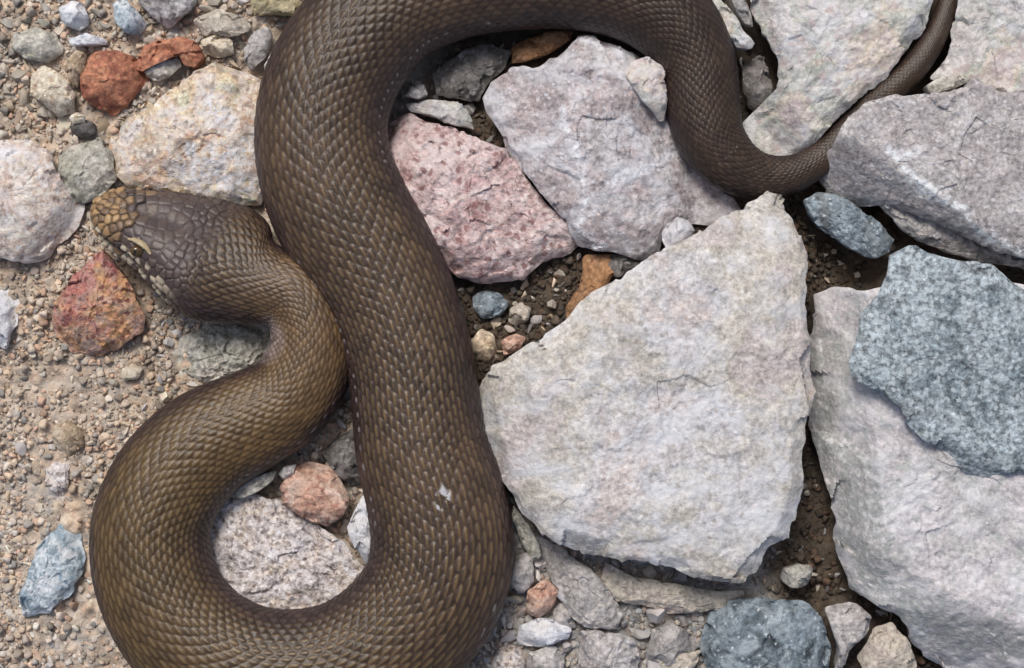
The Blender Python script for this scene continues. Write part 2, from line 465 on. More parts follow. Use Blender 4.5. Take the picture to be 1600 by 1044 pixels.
    if sgn > 0:
        quads = np.stack([a, b, np.roll(b, -1, 1), np.roll(a, -1, 1)], -1).reshape(-1, 4)
        tris = np.r_[np.c_[np.zeros(nth, int), idx[0], np.roll(idx[0], -1)], np.c_[np.full(nth, len(V) - 1), np.roll(idx[-1], -1), idx[-1]]]
    else:
        quads = np.stack([a, np.roll(a, -1, 1), np.roll(b, -1, 1), b], -1).reshape(-1, 4)
        tris = np.r_[np.c_[np.zeros(nth, int), np.roll(idx[0], -1), idx[0]], np.c_[np.full(nth, len(V) - 1), idx[-1], np.roll(idx[-1], -1)]]
    org = np.array([cx, cy, bot])
    me = mk_mesh(name, (V - org) * S, quads, tris)
    me.set_sharp_from_angle(angle=R(38))
    if veins:
        vv = np.zeros(len(V))
        for line in veins:
            L = np.array(line, float); lx, ly = toloc(L[:, 0], L[:, 1], zr)
            t2 = np.linspace(0, len(L) - 1, 60); gx = np.interp(t2, range(len(L)), lx); gy = np.interp(t2, range(len(L)), ly)
            w2 = vw * (1 + .8 * noise(V[:, :2], 22, seed + 40))
            dd = pdist(V[:, 0] + 5 * noise(V[:, :2], 20, seed + 41), V[:, 1] + 5 * noise(V[:, :2], 20, seed + 42), gx, gy)
            vv = np.maximum(vv, np.clip(1.35 - dd / np.maximum(w2, .5), 0, 1))
        add_col(me, 'vein', vv)
    o = link(name, me, M[mat], None, tuple(org * S))
    tag(o, label, cat, group)
    return o

# --- the big ones
stone('rock', 'large pale triangular limestone slab with a sharp top corner amid the rocks', 'rock',
      [(1205, 292), (1230, 297), (1243, 330), (1262, 365), (1272, 402), (1268, 480), (1272, 560), (1276, 610), (1262, 660), (1261, 740), (1256, 790), (1240, 848), (1206, 860), (1195, 898), (1165, 921), (1120, 914), (1060, 892), (985, 878), (930, 875), (895, 861), (845, 830), (812, 790), (800, 765), (775, 738), (760, 690), (750, 650), (747, 610), (766, 573), (790, 567), (850, 530), (888, 497), (905, 470), (950, 442), (1000, 412), (1040, 390), (1085, 364), (1120, 345), (1165, 325)],
      136, 'pale', bot=-40, ctr=(1050, 640), fac=0, bev=12, rough=.85, facet=34, grad=(0, 0), under=.55, ledge=.45, jag=1.3, seed=11, rim=126,
      folds=((1170, 420, -60, .22), (830, 640, 175, .45), (1215, 640, 0, .25), (960, 820, 110, .22), (900, 540, 235, .12)))
stone('rock', 'mauve grey rock with white veins wedged inside the upper bend of the snake', 'rock',
      [(905, 52), (935, 56), (985, 78), (1012, 84), (1032, 96), (1050, 180), (1072, 235), (1110, 278), (1150, 305), (1170, 330), (1125, 352), (1090, 350), (1062, 345), (1040, 360), (1032, 395), (1000, 404), (960, 390), (925, 386), (905, 378), (890, 345), (845, 305), (800, 250), (780, 212), (755, 172), (750, 150), (765, 125), (795, 103), (840, 101), (880, 75)],
      86, 'mauve', ctr=(935, 230), fac=0, bev=8, rough=1.2, seed=12, facet=38, rim=60, under=.8,
      folds=((905, 200, 0, .16), (1000, 240, -10, .42), (890, 180, 160, .2), (930, 330, 100, .3), (920, 110, -80, .3)),
      veins=[[(880, 170), (890, 215), (905, 265), (918, 310), (905, 345)], [(890, 345), (925, 380), (985, 395)], [(905, 60), (940, 70), (985, 90)], [(955, 290), (1000, 270), (1050, 240)]], vw=7)
stone('rock', 'pink crumbly rock tucked against the straight stretch of the snake', 'rock',
      [(606, 186), (640, 172), (690, 195), (740, 210), (790, 235), (815, 270), (850, 310), (890, 350), (908, 375), (895, 390), (850, 408), (822, 434), (800, 442), (760, 446), (715, 432), (690, 410), (655, 370), (625, 330), (600, 270), (592, 222)],
      66, 'pink', fac=0, bev=12, rough=1.7, seed=13, facet=30, rim=52, ledge=1.5, folds=((660, 230, 225, .4), (840, 370, 60, .35), (700, 380, 130, .3), (790, 290, -30, .25)))
stone('rock', 'big whitish rock cradled by the curve of the snake tail', 'rock',
      [(1162, -60), (1172, 10), (1190, 58), (1210, 98), (1213, 145), (1206, 172), (1170, 184), (1160, 200), (1166, 222), (1185, 240), (1212, 250), (1240, 246), (1272, 226), (1304, 194), (1338, 158), (1380, 122), (1415, 84), (1440, 50), (1458, 0), (1468, -60), (1460, -140), (1300, -190), (1190, -130)],
      74, 'whitey', ctr=(1310, 40), fac=0, bev=20, rough=1.2, seed=14, facet=34, rim=52, folds=((1235, 100, 170, .35), (1250, 175, 125, .45), (1400, 60, 40, .25)))
stone('rock', 'grey white rock in the corner outside the thin tail tip', 'rock',
      [(1500, -120), (1498, -40), (1496, 30), (1480, 85), (1455, 120), (1470, 134), (1520, 128), (1556, 148), (1592, 150), (1660, 165), (1740, 120), (1750, -60), (1640, -150)],
      64, 'whitey', fac=1, bev=16, rough=1.2, seed=15, rim=48, ctr=(1590, 30))
stone('rock', 'purplish grey rock with a white crusted lower edge that covers part of the snake tail', 'rock',
      [(1319, 190), (1352, 162), (1415, 148), (1458, 148), (1520, 126), (1560, 146), (1592, 143), (1700, 150), (1770, 260), (1740, 420), (1650, 410), (1590, 402), (1535, 385), (1490, 362), (1440, 335), (1400, 318), (1350, 316), (1302, 300), (1286, 272), (1291, 242), (1305, 213)],
      112, 'mauve2', bot=-60, ctr=(1490, 240), fac=0, bev=8, rough=1.1, seed=16, facet=34, rim=84, under=.78,
      folds=((1395, 265, 125, .9), (1480, 320, 115, .35), (1320, 230, 185, .3)),
      veins=[[(1388, 235), (1405, 265), (1430, 292), (1490, 325), (1535, 368), (1600, 395), (1700, 405)], [(1400, 250), (1425, 240)]], vw=10)
stone('rock', 'brownish grey rock wedged below the purplish rock with the white edge', 'rock',
      [(1372, 318), (1410, 305), (1460, 315), (1505, 340), (1545, 380), (1600, 405), (1640, 430), (1560, 412), (1500, 396), (1440, 382), (1400, 356)],
      48, 'greyst', fac=1, bev=10, seed=17, rim=40, ctr=(1470, 352))
stone('rock', 'dark blue green stone squeezed between the triangular slab and the purplish rock', 'rock',
      [(1254, 312), (1280, 299), (1310, 304), (1340, 322), (1385, 346), (1412, 372), (1400, 396), (1370, 404), (1330, 389), (1290, 360), (1262, 336)],
      52, 'blue', fac=2, bev=12, seed=18, rim=40)
stone('rock', 'huge pale pinkish grey rock lying under the teal speckled stone', 'rock',
      [(1276, 456), (1308, 445), (1345, 452), (1400, 440), (1500, 430), (1640, 460), (1780, 600), (1800, 900), (1760, 1120), (1620, 1140), (1540, 1090), (1480, 1052), (1440, 1018), (1412, 966), (1372, 945), (1336, 926), (1321, 880), (1312, 820), (1292, 750), (1276, 690), (1274, 640), (1274, 560)],
      98, 'palegreen', bot=-60, ctr=(1500, 720), fac=0, bev=16, rough=1.3, seed=19, rim=62, under=.84, ledge=1.2,
      folds=((1365, 730, 176, 1.0), (1385, 560, 185, .10), (1440, 900, 120, .55), (1500, 960, 95, .4)),
      veins=[[(1285, 600), (1300, 680), (1330, 760), (1350, 850), (1385, 930), (1450, 985)], [(1320, 700), (1360, 800), (1380, 890)], [(1400, 955), (1500, 1000), (1600, 1010)]], vw=34)
stone('rock', 'flat teal grey speckled stone lying on top of the huge pale rock', 'rock',
      [(1390, 397), (1425, 380), (1450, 394), (1500, 408), (1552, 412), (1582, 440), (1625, 470), (1690, 500), (1740, 600), (1720, 735), (1600, 738), (1552, 750), (1512, 740), (1482, 706), (1440, 686), (1414, 660), (1405, 635), (1370, 610), (1336, 596), (1325, 570), (1336, 530), (1346, 490), (1372, 460), (1386, 430)],
      140, 'teal', bot=84, ctr=(1520, 570), fac=0, bev=9, rough=.8, jag=.5, seed=20, rim=122, under=.93, folds=((1440, 450, 225, .15), (1500, 700, 100, .3), (1600, 460, -45, .35)))
stone('rock', 'rounded blue grey stone below the triangular slab at its bottom right corner', 'rock',
      [(1112, 962), (1140, 941), (1190, 935), (1258, 944), (1290, 970), (1306, 1010), (1302, 1050), (1270, 1090), (1180, 1105), (1120, 1070), (1100, 1015)],
      60, 'blue', fac=3, facet=34, bev=20, seed=21, rim=44, rough=1.2)
# --- middling stones of the right half
stone('stone', 'small grey brown stone touching the right side of the rounded blue grey stone', 'stone', [(1292, 952), (1330, 944), (1362, 963), (1356, 985), (1328, 1018), (1318, 1062), (1306, 1060), (1310, 1008)], 40, 'greyst', fac=2)
stone('stone', 'brown stone with a pale rim below the huge pale rock, beside the grey brown stone', 'stone', [(1370, 985), (1395, 972), (1420, 1000), (1440, 1040), (1420, 1075), (1360, 1070), (1345, 1030)], 30, 'slab', fac=2)
stone('stone', 'small grey block standing in the dark gap right of the triangular slab', 'stone', [(1224, 888), (1248, 880), (1270, 888), (1264, 915), (1238, 922), (1222, 910)], 30, 'greengrey', fac=3)
stone('slab', 'thin beige slab sticking out from under the lower edge of the triangular slab', 'slab', [(945, 880), (1000, 905), (1060, 912), (1120, 922), (1165, 930), (1122, 953), (1046, 965), (1000, 947), (952, 944), (935, 915)], 26, 'slab', bot=-4, fac=0, bev=5, folds=((1010, 938, 100, .5),), seed=27)
stone('slab', 'grey brown tongue shaped slab pointing away from the triangular slab', 'slab', [(836, 836), (880, 862), (925, 890), (955, 930), (974, 962), (966, 986), (912, 986), (892, 958), (862, 906), (842, 872)], 32, 'greyst', bot=-4, fac=0, bev=5, rough=.9, folds=((905, 915, 180, .3),), seed=28, veins=[[(858, 905), (892, 958), (912, 984)]], vw=3)
stone('stone', 'small dusky pink stone beside the grey brown tongue shaped slab', 'stone', [(824, 925), (850, 905), (870, 922), (866, 945), (842, 968), (820, 962)], 34, 'salmon', fac=3)
stone('stone', 'cream white flat stone below the small dusky pink stone', 'stone', [(812, 980), (840, 966), (868, 968), (896, 982), (888, 1002), (850, 1010), (810, 1008)], 32, 'white', fac=2, group=None)
stone('stone', 'wide mauve grey stone below the tip of the tongue shaped slab', 'stone', [(905, 992), (950, 990), (990, 1000), (1002, 1030), (985, 1075), (930, 1080), (905, 1040)], 34, 'mauve2', fac=3)
stone('stone', 'grey brown angular stone left of the rounded blue grey stone', 'stone', [(1020, 985), (1052, 970), (1085, 990), (1098, 1014), (1075, 1030), (1040, 1045), (1010, 1030)], 36, 'greyst', fac=3)
stone('stone', 'brown wedge stone leaning against the lower left of the rounded blue grey stone', 'stone', [(1030, 1036), (1075, 1020), (1102, 1016), (1090, 1042), (1060, 1070), (1030, 1072)], 30, 'slab', fac=2)
stone('stone', 'pale grey stone near the outer bend of the snake below the cream white flat stone', 'stone', [(826, 1018), (862, 1012), (882, 1024), (880, 1055), (840, 1065), (822, 1045)], 30, 'greyst', fac=3)
stone('stone', 'pale grey block beside the outer bend of the snake', 'stone', [(778, 1016), (808, 1012), (824, 1035), (815, 1070), (780, 1075), (765, 1045)], 28, 'granite', fac=3)
stone('shard', 'blue grey shard in the gap between the snake bend and the triangular slab', 'shard', [(802, 788), (822, 812), (842, 850), (846, 872), (832, 880), (815, 850), (800, 815)], 34, 'greengrey', fac=2, bev=5)
stone('shard', 'upright grey shard next to the outer bend of the snake', 'shard', [(806, 868), (828, 862), (840, 890), (836, 915), (815, 932), (797, 915)], 30, 'greyst', fac=2, bev=5)
stone('stone', 'small brown grey stone between the tongue shaped slab and the dusky pink stone', 'stone', [(862, 955), (882, 940), (898, 965), (902, 985), (870, 970)], 22, 'greyst', fac=2)
stone('chip', 'pale chip standing on the mauve grey rock beside the snake', 'chip', [(972, 112), (992, 92), (1014, 86), (1034, 100), (1040, 150), (1036, 186), (1016, 166), (990, 140)], 88, 'whitey', bot=46, fac=1, bev=5, seed=33, rim=84)
stone('chip', 'lilac white crumb lodged between the mauve grey rock and the triangular slab', 'chip', [(1040, 350), (1058, 334), (1080, 342), (1090, 362), (1065, 384), (1042, 390), (1036, 372)], 96, 'palegreen', bot=30, fac=2, bev=8, seed=34, rim=88)
stone('slab', 'ochre brown slab edge in the hollow between the pink rock and the triangular slab', 'slab', [(912, 402), (955, 398), (968, 420), (945, 450), (918, 480), (888, 500), (884, 478), (904, 448)], 28, 'ochre', fac=1, bev=6, seed=35)
stone('stone', 'dark stone under the lower edge of the mauve grey rock', 'stone', [(938, 396), (975, 396), (1015, 406), (1000, 425), (965, 436), (942, 425)], 30, 'darkst', fac=2, bev=8)
stone('stone', 'small blue stone in the hollow below the pink rock', 'stone', [(738, 462), (758, 452), (782, 458), (794, 474), (782, 492), (756, 498), (740, 484)], 24, 'blue', fac=3, bev=8)
stone('stone', 'tan stone beside the snake in the hollow below the pink rock', 'stone', [(738, 530), (752, 512), (772, 522), (778, 548), (762, 566), (744, 562)], 22, 'tan', fac=3, bev=8)
stone('stone', 'rusty brown stone in the hollow right of the small blue stone', 'stone', [(796, 482), (815, 472), (832, 482), (828, 502), (808, 512), (794, 502)], 20, 'slab', fac=3, bev=8)
stone('stone', 'pinkish stone in the hollow against the upper left edge of the triangular slab', 'stone', [(782, 535), (806, 520), (822, 526), (812, 545), (788, 556)], 20, 'salmon', fac=3, bev=8)
# --- under the upper arc of the snake
stone('shard', 'long grey blue shard lying along the top of the pink rock', 'shard', [(632, 160), (672, 157), (722, 163), (738, 182), (742, 204), (712, 196), (676, 182), (640, 172)], 42, 'whitey', bot=-2, fac=1, bev=6, seed=41)
stone('shard', 'small grey shard beside the snake above the long grey blue shard', 'shard', [(630, 150), (644, 136), (662, 130), (668, 148), (655, 156)], 40, 'greyst', bot=-2, fac=1, bev=5, seed=42)
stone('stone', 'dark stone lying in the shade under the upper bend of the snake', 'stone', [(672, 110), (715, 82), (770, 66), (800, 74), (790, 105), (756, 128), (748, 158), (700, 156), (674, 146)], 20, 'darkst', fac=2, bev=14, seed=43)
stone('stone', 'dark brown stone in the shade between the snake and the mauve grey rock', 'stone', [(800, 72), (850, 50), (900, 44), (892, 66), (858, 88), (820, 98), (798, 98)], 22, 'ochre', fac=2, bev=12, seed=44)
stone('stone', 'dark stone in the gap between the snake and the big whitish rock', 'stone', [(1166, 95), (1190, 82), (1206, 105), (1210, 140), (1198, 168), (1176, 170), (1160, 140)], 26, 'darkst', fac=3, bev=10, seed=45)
stone('shard', 'narrow whitish shard beside the snake above the dark gap', 'shard', [(1108, -12), (1130, 5), (1160, 40), (1184, 68), (1176, 80), (1150, 76), (1128, 42), (1106, 10)], 62, 'whitey', bot=-4, fac=0, bev=8, seed=46)
stone('stone', 'small brown stone behind the narrow whitish shard', 'stone', [(1136, -20), (1160, -22), (1172, 12), (1178, 44), (1164, 36), (1142, 8)], 44, 'greyst', fac=1, bev=7)
stone('shard', 'dark streaked shard under the corner between tail and grey white rock', 'shard', [(1444, 132), (1470, 118), (1500, 116), (1520, 124), (1490, 140), (1455, 148)], 78, 'greengrey', bot=10, fac=1, bev=5, seed=48)
# --- left half
stone('rock', 'cream and orange mottled rock between the snake head and the snake body', 'rock',
      [(168, 214), (195, 186), (235, 165), (290, 120), (330, 95), (372, 108), (404, 126), (422, 150), (420, 210), (412, 262), (402, 318), (368, 318), (320, 312), (280, 300), (240, 294), (200, 290), (182, 272), (165, 238)],
      62, 'orange', fac=0, bev=22, rough=1.6, seed=51, facet=36, rim=42, folds=((245, 200, 215, .3), (350, 262, 100, .25), (330, 130, -90, .3)), ledge=.8,
      veins=[[(300, 275), (340, 250), (380, 235)], [(320, 290), (385, 285)], [(330, 165), (345, 185)]], vw=24)
stone('rock', 'rust red lumpy stone above the cream and orange mottled rock', 'rock', [(124, 118), (148, 86), (182, 79), (214, 92), (230, 118), (212, 142), (198, 166), (176, 180), (142, 165), (124, 146)], 44, 'rust', fac=3, bev=18, seed=52, rim=30)
# curved rust shard built with a hollow
stone('shard', 'curved rust orange shard arching beside the rust red lumpy stone', 'shard', [(212, 92), (226, 72), (252, 60), (288, 58), (308, 66), (318, 90), (304, 106), (288, 102), (280, 88), (262, 78), (240, 80), (226, 94), (222, 112), (210, 108)], 44, 'rust', ctr=(298, 80), fac=0, bev=8, seed=53, rim=34, jag=.5, res=2.2)
stone('stone', 'grey brown lens shaped stone inside the curved rust orange shard', 'stone', [(226, 98), (238, 84), (258, 80), (278, 88), (286, 104), (268, 120), (242, 126), (226, 116)], 30, 'greengrey', fac=2, bev=10, seed=54)
stone('rock', 'pale pink and white rock in the sand facing the snake snout', 'rock', [(-90, 250), (-40, 216), (46, 222), (80, 246), (94, 290), (122, 318), (112, 352), (74, 404), (36, 412), (-60, 400)], 60, 'pinkwhite', fac=2, bev=20, facet=36, seed=55, rim=36, rough=1.2, ctr=(10, 310))
stone('rock', 'green grey rough rock between the pale pink rock and the mottled rock', 'rock', [(84, 242), (112, 222), (150, 214), (168, 236), (178, 276), (160, 306), (132, 318), (112, 312), (94, 286)], 38, 'greengrey', fac=3, bev=18, seed=56, rim=26, rough=1.3)
stone('rock', 'red and orange crusted stone below the snake snout', 'rock', [(78, 472), (108, 430), (142, 404), (162, 394), (182, 418), (206, 448), (226, 490), (216, 522), (180, 544), (150, 557), (104, 550), (74, 512)], 52, 'redpink', fac=4, bev=18, seed=57, rim=34, rough=1.5, ledge=1.5)
stone('rock', 'powdery blue and white stone half sunk in the sand', 'rock', [(44, 902), (68, 842), (98, 820), (124, 838), (130, 872), (112, 930), (72, 958), (34, 968), (28, 940)], 26, 'bluewhite', fac=2, bev=16, seed=58, rim=18)
stone('stone', 'tan squarish stone lying on the sand left of the snake coil', 'stone', [(80, 668), (102, 654), (130, 674), (128, 698), (106, 715), (78, 696)], 24, 'tan', fac=2, bev=9, seed=59)
stone('stone', 'grey lilac patchy stone in the sand above the powdery blue stone', 'stone', [(64, 730), (88, 712), (104, 726), (108, 762), (92, 790), (70, 778)], 14, 'granite', fac=2, bev=9, seed=60)
stone('stone', 'small cream stone on the sand right of the red and orange stone', 'stone', [(186, 580), (204, 566), (222, 576), (216, 592), (192, 596)], 18, 'cream', fac=3, bev=6, seed=61)
stone('stone', 'pale white stone on the sand left of the red and orange stone', 'stone', [(-40, 470), (5, 448), (26, 470), (24, 510), (8, 545), (-40, 540)], 30, 'white', fac=2, bev=12, seed=62)
stone('stone', 'white quartz stone among the gravel left of the bluish white stone', 'stone', [(90, 12), (108, -2), (126, 4), (134, 30), (122, 44), (100, 40)], 34, 'white', fac=3, bev=8, seed=63)
stone('stone', 'bluish white angular stone among the gravel above the curved rust shard', 'stone', [(172, 4), (190, -8), (206, 6), (226, 34), (216, 52), (194, 50), (178, 34)], 36, 'bluewhite', fac=3, bev=8, seed=64)
stone('rock', 'flat grey pink rock with a blunt point at the upper edge of the gravel', 'rock', [(205, -40), (300, -50), (306, 0), (292, 16), (262, 40), (236, 26), (212, 2)], 38, 'mauve2', fac=1, bev=10, seed=65)
stone('slab', 'yellowish flat slab near the upper left shoulder of the snake', 'slab', [(384, 2), (400, -20), (460, -22), (474, 6), (466, 24), (424, 22), (392, 24)], 42, 'yellow', fac=1, bev=7, seed=66)
stone('shard', 'white shard touching the snake at its upper left shoulder', 'shard', [(470, -16), (505, -26), (528, -8), (506, 14), (486, 4)], 50, 'white', fac=1, bev=5, seed=67)
stone('shard', 'thin whitish shard lying flat in the gravel above the rust red stone', 'shard', [(106, 60), (134, 50), (162, 58), (168, 68), (140, 72), (110, 70)], 26, 'white', fac=1, bev=5, seed=68)
stone('stone', 'lumpy cream stone left of the rust red lumpy stone', 'stone', [(46, 118), (62, 100), (86, 110), (108, 128), (118, 148), (112, 174), (86, 182), (68, 160), (48, 146)], 34, 'cream', fac=4, bev=12, seed=69, rough=1.6)
stone('stone', 'narrow tan stone wedged between the lumpy cream stone and the rust red stone', 'stone', [(104, 96), (118, 78), (132, 82), (128, 110), (116, 136), (104, 124)], 30, 'tan', fac=2, bev=7, seed=70)
stone('stone', 'dark grey pebble with a pale cap below the lumpy cream stone', 'stone', [(104, 196), (122, 186), (144, 192), (146, 208), (126, 216), (106, 212)], 26, 'darkst', fac=2, bev=7, seed=71)
stone('stone', 'white crumb sitting on top of the dark grey pebble', 'stone', [(106, 184), (120, 176), (134, 182), (132, 192), (114, 194)], 38, 'cream', bot=20, fac=2, bev=5, seed=72)
stone('stone', 'pinkish tan stone between the yellowish slab and the mottled rock', 'stone', [(300, 30), (340, 12), (384, 26), (392, 46), (362, 60), (318, 54)], 30, 'slab', fac=2, bev=10, seed=73)
stone('stone', 'brown slanting stone beside the snake above the mottled rock', 'stone', [(378, 74), (396, 48), (416, 40), (424, 58), (410, 92), (390, 110), (376, 98)], 34, 'greyst', fac=2, bev=8, seed=74)
stone('stone', 'cream stone right of the curved rust orange shard', 'stone', [(312, 62), (332, 52), (362, 60), (364, 82), (338, 90), (318, 82)], 30, 'cream', fac=3, bev=8, seed=75)
stone('stone', 'pale stone filling the gap between mottled rock and snake body', 'stone', [(416, 98), (432, 68), (446, 64), (446, 92), (428, 128), (414, 130)], 40, 'whitey', fac=1, bev=7, seed=76)
stone('rock', 'green grey lichen tinted rock in the upper left gravel', 'rock', [(20, 50), (50, 34), (82, 48), (96, 78), (74, 96), (40, 92), (18, 76)], 24, 'greengrey', fac=3, bev=14, seed=77)
# --- inside the first loop of the snake
stone('rock', 'speckled pinkish grey rock encircled by the lower coil of the snake', 'rock', [(318, 800), (346, 776), (398, 772), (436, 780), (462, 806), (506, 828), (540, 852), (566, 884), (590, 900), (560, 950), (500, 975), (420, 972), (350, 930), (312, 860)], 44, 'granite', fac=0, bev=14, seed=81, rim=34, rough=1.6, ledge=1.4, folds=((460, 860, 90, .06),))
stone('stone', 'salmon orange lump lying on the speckled rock inside the snake coil', 'stone', [(438, 764), (450, 742), (478, 730), (518, 738), (545, 774), (534, 802), (512, 828), (474, 806), (440, 784)], 66, 'salmon', bot=8, fac=3, bev=14, seed=82, rim=54, rough=1.5)
stone('stone', 'smooth bluish white stone against the inner edge of the snake coil', 'stone', [(540, 826), (556, 790), (574, 764), (592, 800), (594, 860), (578, 892), (558, 868)], 54, 'white', bot=0, fac=1, bev=10, seed=83, rim=44)
stone('shard', 'pale green grey flake along the inner edge of the snake coil', 'shard', [(354, 778), (372, 758), (402, 742), (434, 734), (428, 752), (398, 772), (374, 782)], 56, 'greengrey', bot=8, fac=0, bev=4, seed=84, rim=52)
stone('stone', 'small grey chip beside the pale green grey flake inside the coil', 'stone', [(434, 742), (446, 728), (462, 726), (458, 744), (442, 752)], 52, 'greyst', bot=2, fac=1, bev=4, seed=85, rim=48)
stone('stone', 'dark rough stone in the narrow tip of the snake coil', 'stone', [(500, 706), (528, 680), (556, 668), (562, 720), (566, 756), (546, 760), (524, 738)], 38, 'darkst', bot=-6, fac=3, bev=10, seed=86, rim=30)
stone('rock', 'greenish grey gravelly rock under the bend of the snake neck', 'rock', [(262, 556), (286, 532), (320, 512), (364, 508), (402, 514), (424, 530), (414, 562), (382, 592), (330, 600), (282, 592)], 16, 'greengrey', fac=2, bev=12, seed=87, rim=12, rough=2.0, ledge=2.2)
print('stones', time.time() - T0)

# ------------------------------------------------------------------ ground
def soil_colour(u, v, x, y):
    """colour of the loose ground: tan sand at left, grey grit below, brown earth with crevice shade painted in between the big rocks"""
    p = np.c_[x, y]
    tan = np.array([.51, .44, .37]); tan2 = np.array([.42, .345, .27]); grey = np.array([.33, .315, .295]); brown = np.array([.085, .066, .049])  # brown: earth colour, darkened to paint in the shade of the crevices
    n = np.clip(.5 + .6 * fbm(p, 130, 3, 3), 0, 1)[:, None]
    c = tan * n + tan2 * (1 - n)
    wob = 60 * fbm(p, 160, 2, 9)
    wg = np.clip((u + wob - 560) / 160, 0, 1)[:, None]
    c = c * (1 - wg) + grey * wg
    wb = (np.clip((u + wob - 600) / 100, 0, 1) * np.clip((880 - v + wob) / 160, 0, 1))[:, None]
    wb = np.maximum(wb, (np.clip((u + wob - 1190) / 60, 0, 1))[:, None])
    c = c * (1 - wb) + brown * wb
    return c

gx = np.arange(-960, 961, 4.0); gy = np.arange(-660, 661, 4.0)
XX, YY = np.meshgrid(gx, gy)
x = XX.ravel(); y = YY.ravel(); p = np.c_[x, y]
f1, ff, idv, ox, oy = worley2(x + 6 * noise(p, 20, 1), y + 6 * noise(p, 20, 2), 26, 5)
g1, gf, gid, _, _ = worley2(x, y, 13, 8)
dens = np.clip(.55 + .7 * fbm(p, 180, 2, 14), .15, 1)
zz = 5 * fbm(p, 240, 3, 4) + dens * (15 * np.clip(ff * 2.4, 0, 1) ** .6 * (idv - .2)) + 6.0 * np.clip(gf * 2.2, 0, 1) ** .6 * gid + 2.2 * fbm(p, 11, 2, 6) - 10
pit = np.clip((x + CX + 50 * noise(p, 120, 33) - 1190) / 70, 0, 1) * np.clip((1700 - x - CX) / 90, 0, 1)
pit = np.maximum(pit, .8 * np.clip((x + CX - 610) / 60, 0, 1) * np.clip((220 - CY + y) / 60, 0, 1))
pit = pit * np.clip((645 - np.abs(y)) / 50, 0, 1)
zz = zz - 50 * pit * np.where(x + CX > 1100, 1, .55)
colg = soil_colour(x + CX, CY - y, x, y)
hue = np.array([[1, 1, 1], [1.08, .98, .91], [.9, .95, 1.0], [1.1, 1.09, 1.07], [.74, .72, .70], [1.16, 1.06, .97]])
colg = colg * hue[np.minimum((idv * 6).astype(int), 5)] ** (np.clip(ff * 3, 0, 1) * dens)[:, None]
colg = colg * hue[np.minimum((gid * 6).astype(int), 5)] ** (.8 * np.clip(gf * 3, 0, 1))[:, None]
nX, nY = len(gx), len(gy)
# skirt rings: the same sheet goes on, coarser, to 40 m
edge_scale = [1.02, 1.05, 1.3, 1.7, 2.5, 5, 12, 40, 170]
mean_c = np.array([.40, .345, .285])
ii = np.arange(nX * nY).reshape(nY, nX)
quads = np.stack([ii[:-1, :-1], ii[:-1, 1:], ii[1:, 1:], ii[1:, :-1]], -1).reshape(-1, 4)
ring = np.concatenate([ii[0, :-1], ii[:-1, -1], ii[-1, :0:-1], ii[:0:-1, 0]])
V = [np.c_[x, y, zz]]; Cc = [colg]; prev = ring; base = nX * nY; Q = [quads]
for k in edge_scale:
    ex = x[ring] * k; ey = y[ring] * k; pe_ = np.c_[ex, ey]
    near_ = np.clip((1.05 - k) / .05, 0, 1)
    ez_ = np.full(len(ring), -4.0) + 5 * fbm(pe_, 240, 2, 4)
    ec = colg[ring] * near_ + mean_c * (1 - near_)
    V.append(np.c_[ex, ey, ez_]); Cc.append(ec)
    cur = base + np.arange(len(ring)); base += len(ring)
    Q.append(np.stack([prev, cur, np.roll(cur, -1), np.roll(prev, -1)], -1)); prev = cur
me = mk_mesh('ground', np.vstack(V) * S, np.vstack(Q))
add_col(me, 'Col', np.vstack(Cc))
gob = link('ground', me, M['soil']); gob['kind'] = 'structure'; gob['label'] = 'sandy gravelly ground'
def ground_z(px, py):
    fx = np.clip((np.asarray(px) + 960) / 4.0, 0, nX - 2); fy = np.clip((np.asarray(py) + 660) / 4.0, 0, nY - 2)
    return zz.reshape(nY, nX)[fy.astype(int), fx.astype(int)]
print('ground', time.time() - T0)

# ------------------------------------------------------------------ pebbles (individuals) and grit (stuff)
def ico(sub):
    t = (1 + 5 ** .5) / 2
    v = [(-1, t, 0), (1, t, 0), (-1, -t, 0), (1, -t, 0), (0, -1, t), (0, 1, t), (0, -1, -t), (0, 1, -t), (t, 0, -1), (t, 0, 1), (-t, 0, -1), (-t, 0, 1)]
    f = [(0, 11, 5), (0, 5, 1), (0, 1, 7), (0, 7, 10), (0, 10, 11), (1, 5, 9), (5, 11, 4), (11, 10, 2), (10, 7, 6), (7, 1, 8), (3, 9, 4), (3, 4, 2), (3, 2, 6), (3, 6, 8), (3, 8, 9), (4, 9, 5), (2, 4, 11), (6, 2, 10), (8, 6, 7), (9, 8, 1)]
    v = [np.array(a) / np.linalg.norm(a) for a in v]
    for _ in range(sub):
        cache = {}; nf = []
        def mid(a, b):
            k = (min(a, b), max(a, b))
            if k not in cache:
                m = v[a] + v[b]; v.append(m / np.linalg.norm(m)); cache[k] = len(v) - 1
            return cache[k]
        for a, b, c in f:
            ab, bc, ca = mid(a, b), mid(b, c), mid(c, a)
            nf += [(a, ab, ca), (b, bc, ab), (c, ca, bc), (ab, bc, ca)]
        f = nf
    return np.array(v), np.array(f)

def chipped(v, rs, cuts=7, rough=.06):
    """unit lump cut by random planes into an angular pebble"""
    v = v.copy()
    for k in range(cuts):
        n = rs.randn(3); n /= np.linalg.norm(n); dd = rs.uniform(.34, .60)
        h = v @ n - dd
        v = v - np.maximum(h, 0)[:, None] * n * .92
    v = v * (1 + rough * noise(v, .5, rs.randint(1000)))[:, None]
    v = v * np.array([1, rs.uniform(.52, .95), rs.uniform(.45, .8)])
    v /= np.abs(v[:, :2]).max()
    v[:, 2] -= v[:, 2].min()
    return v

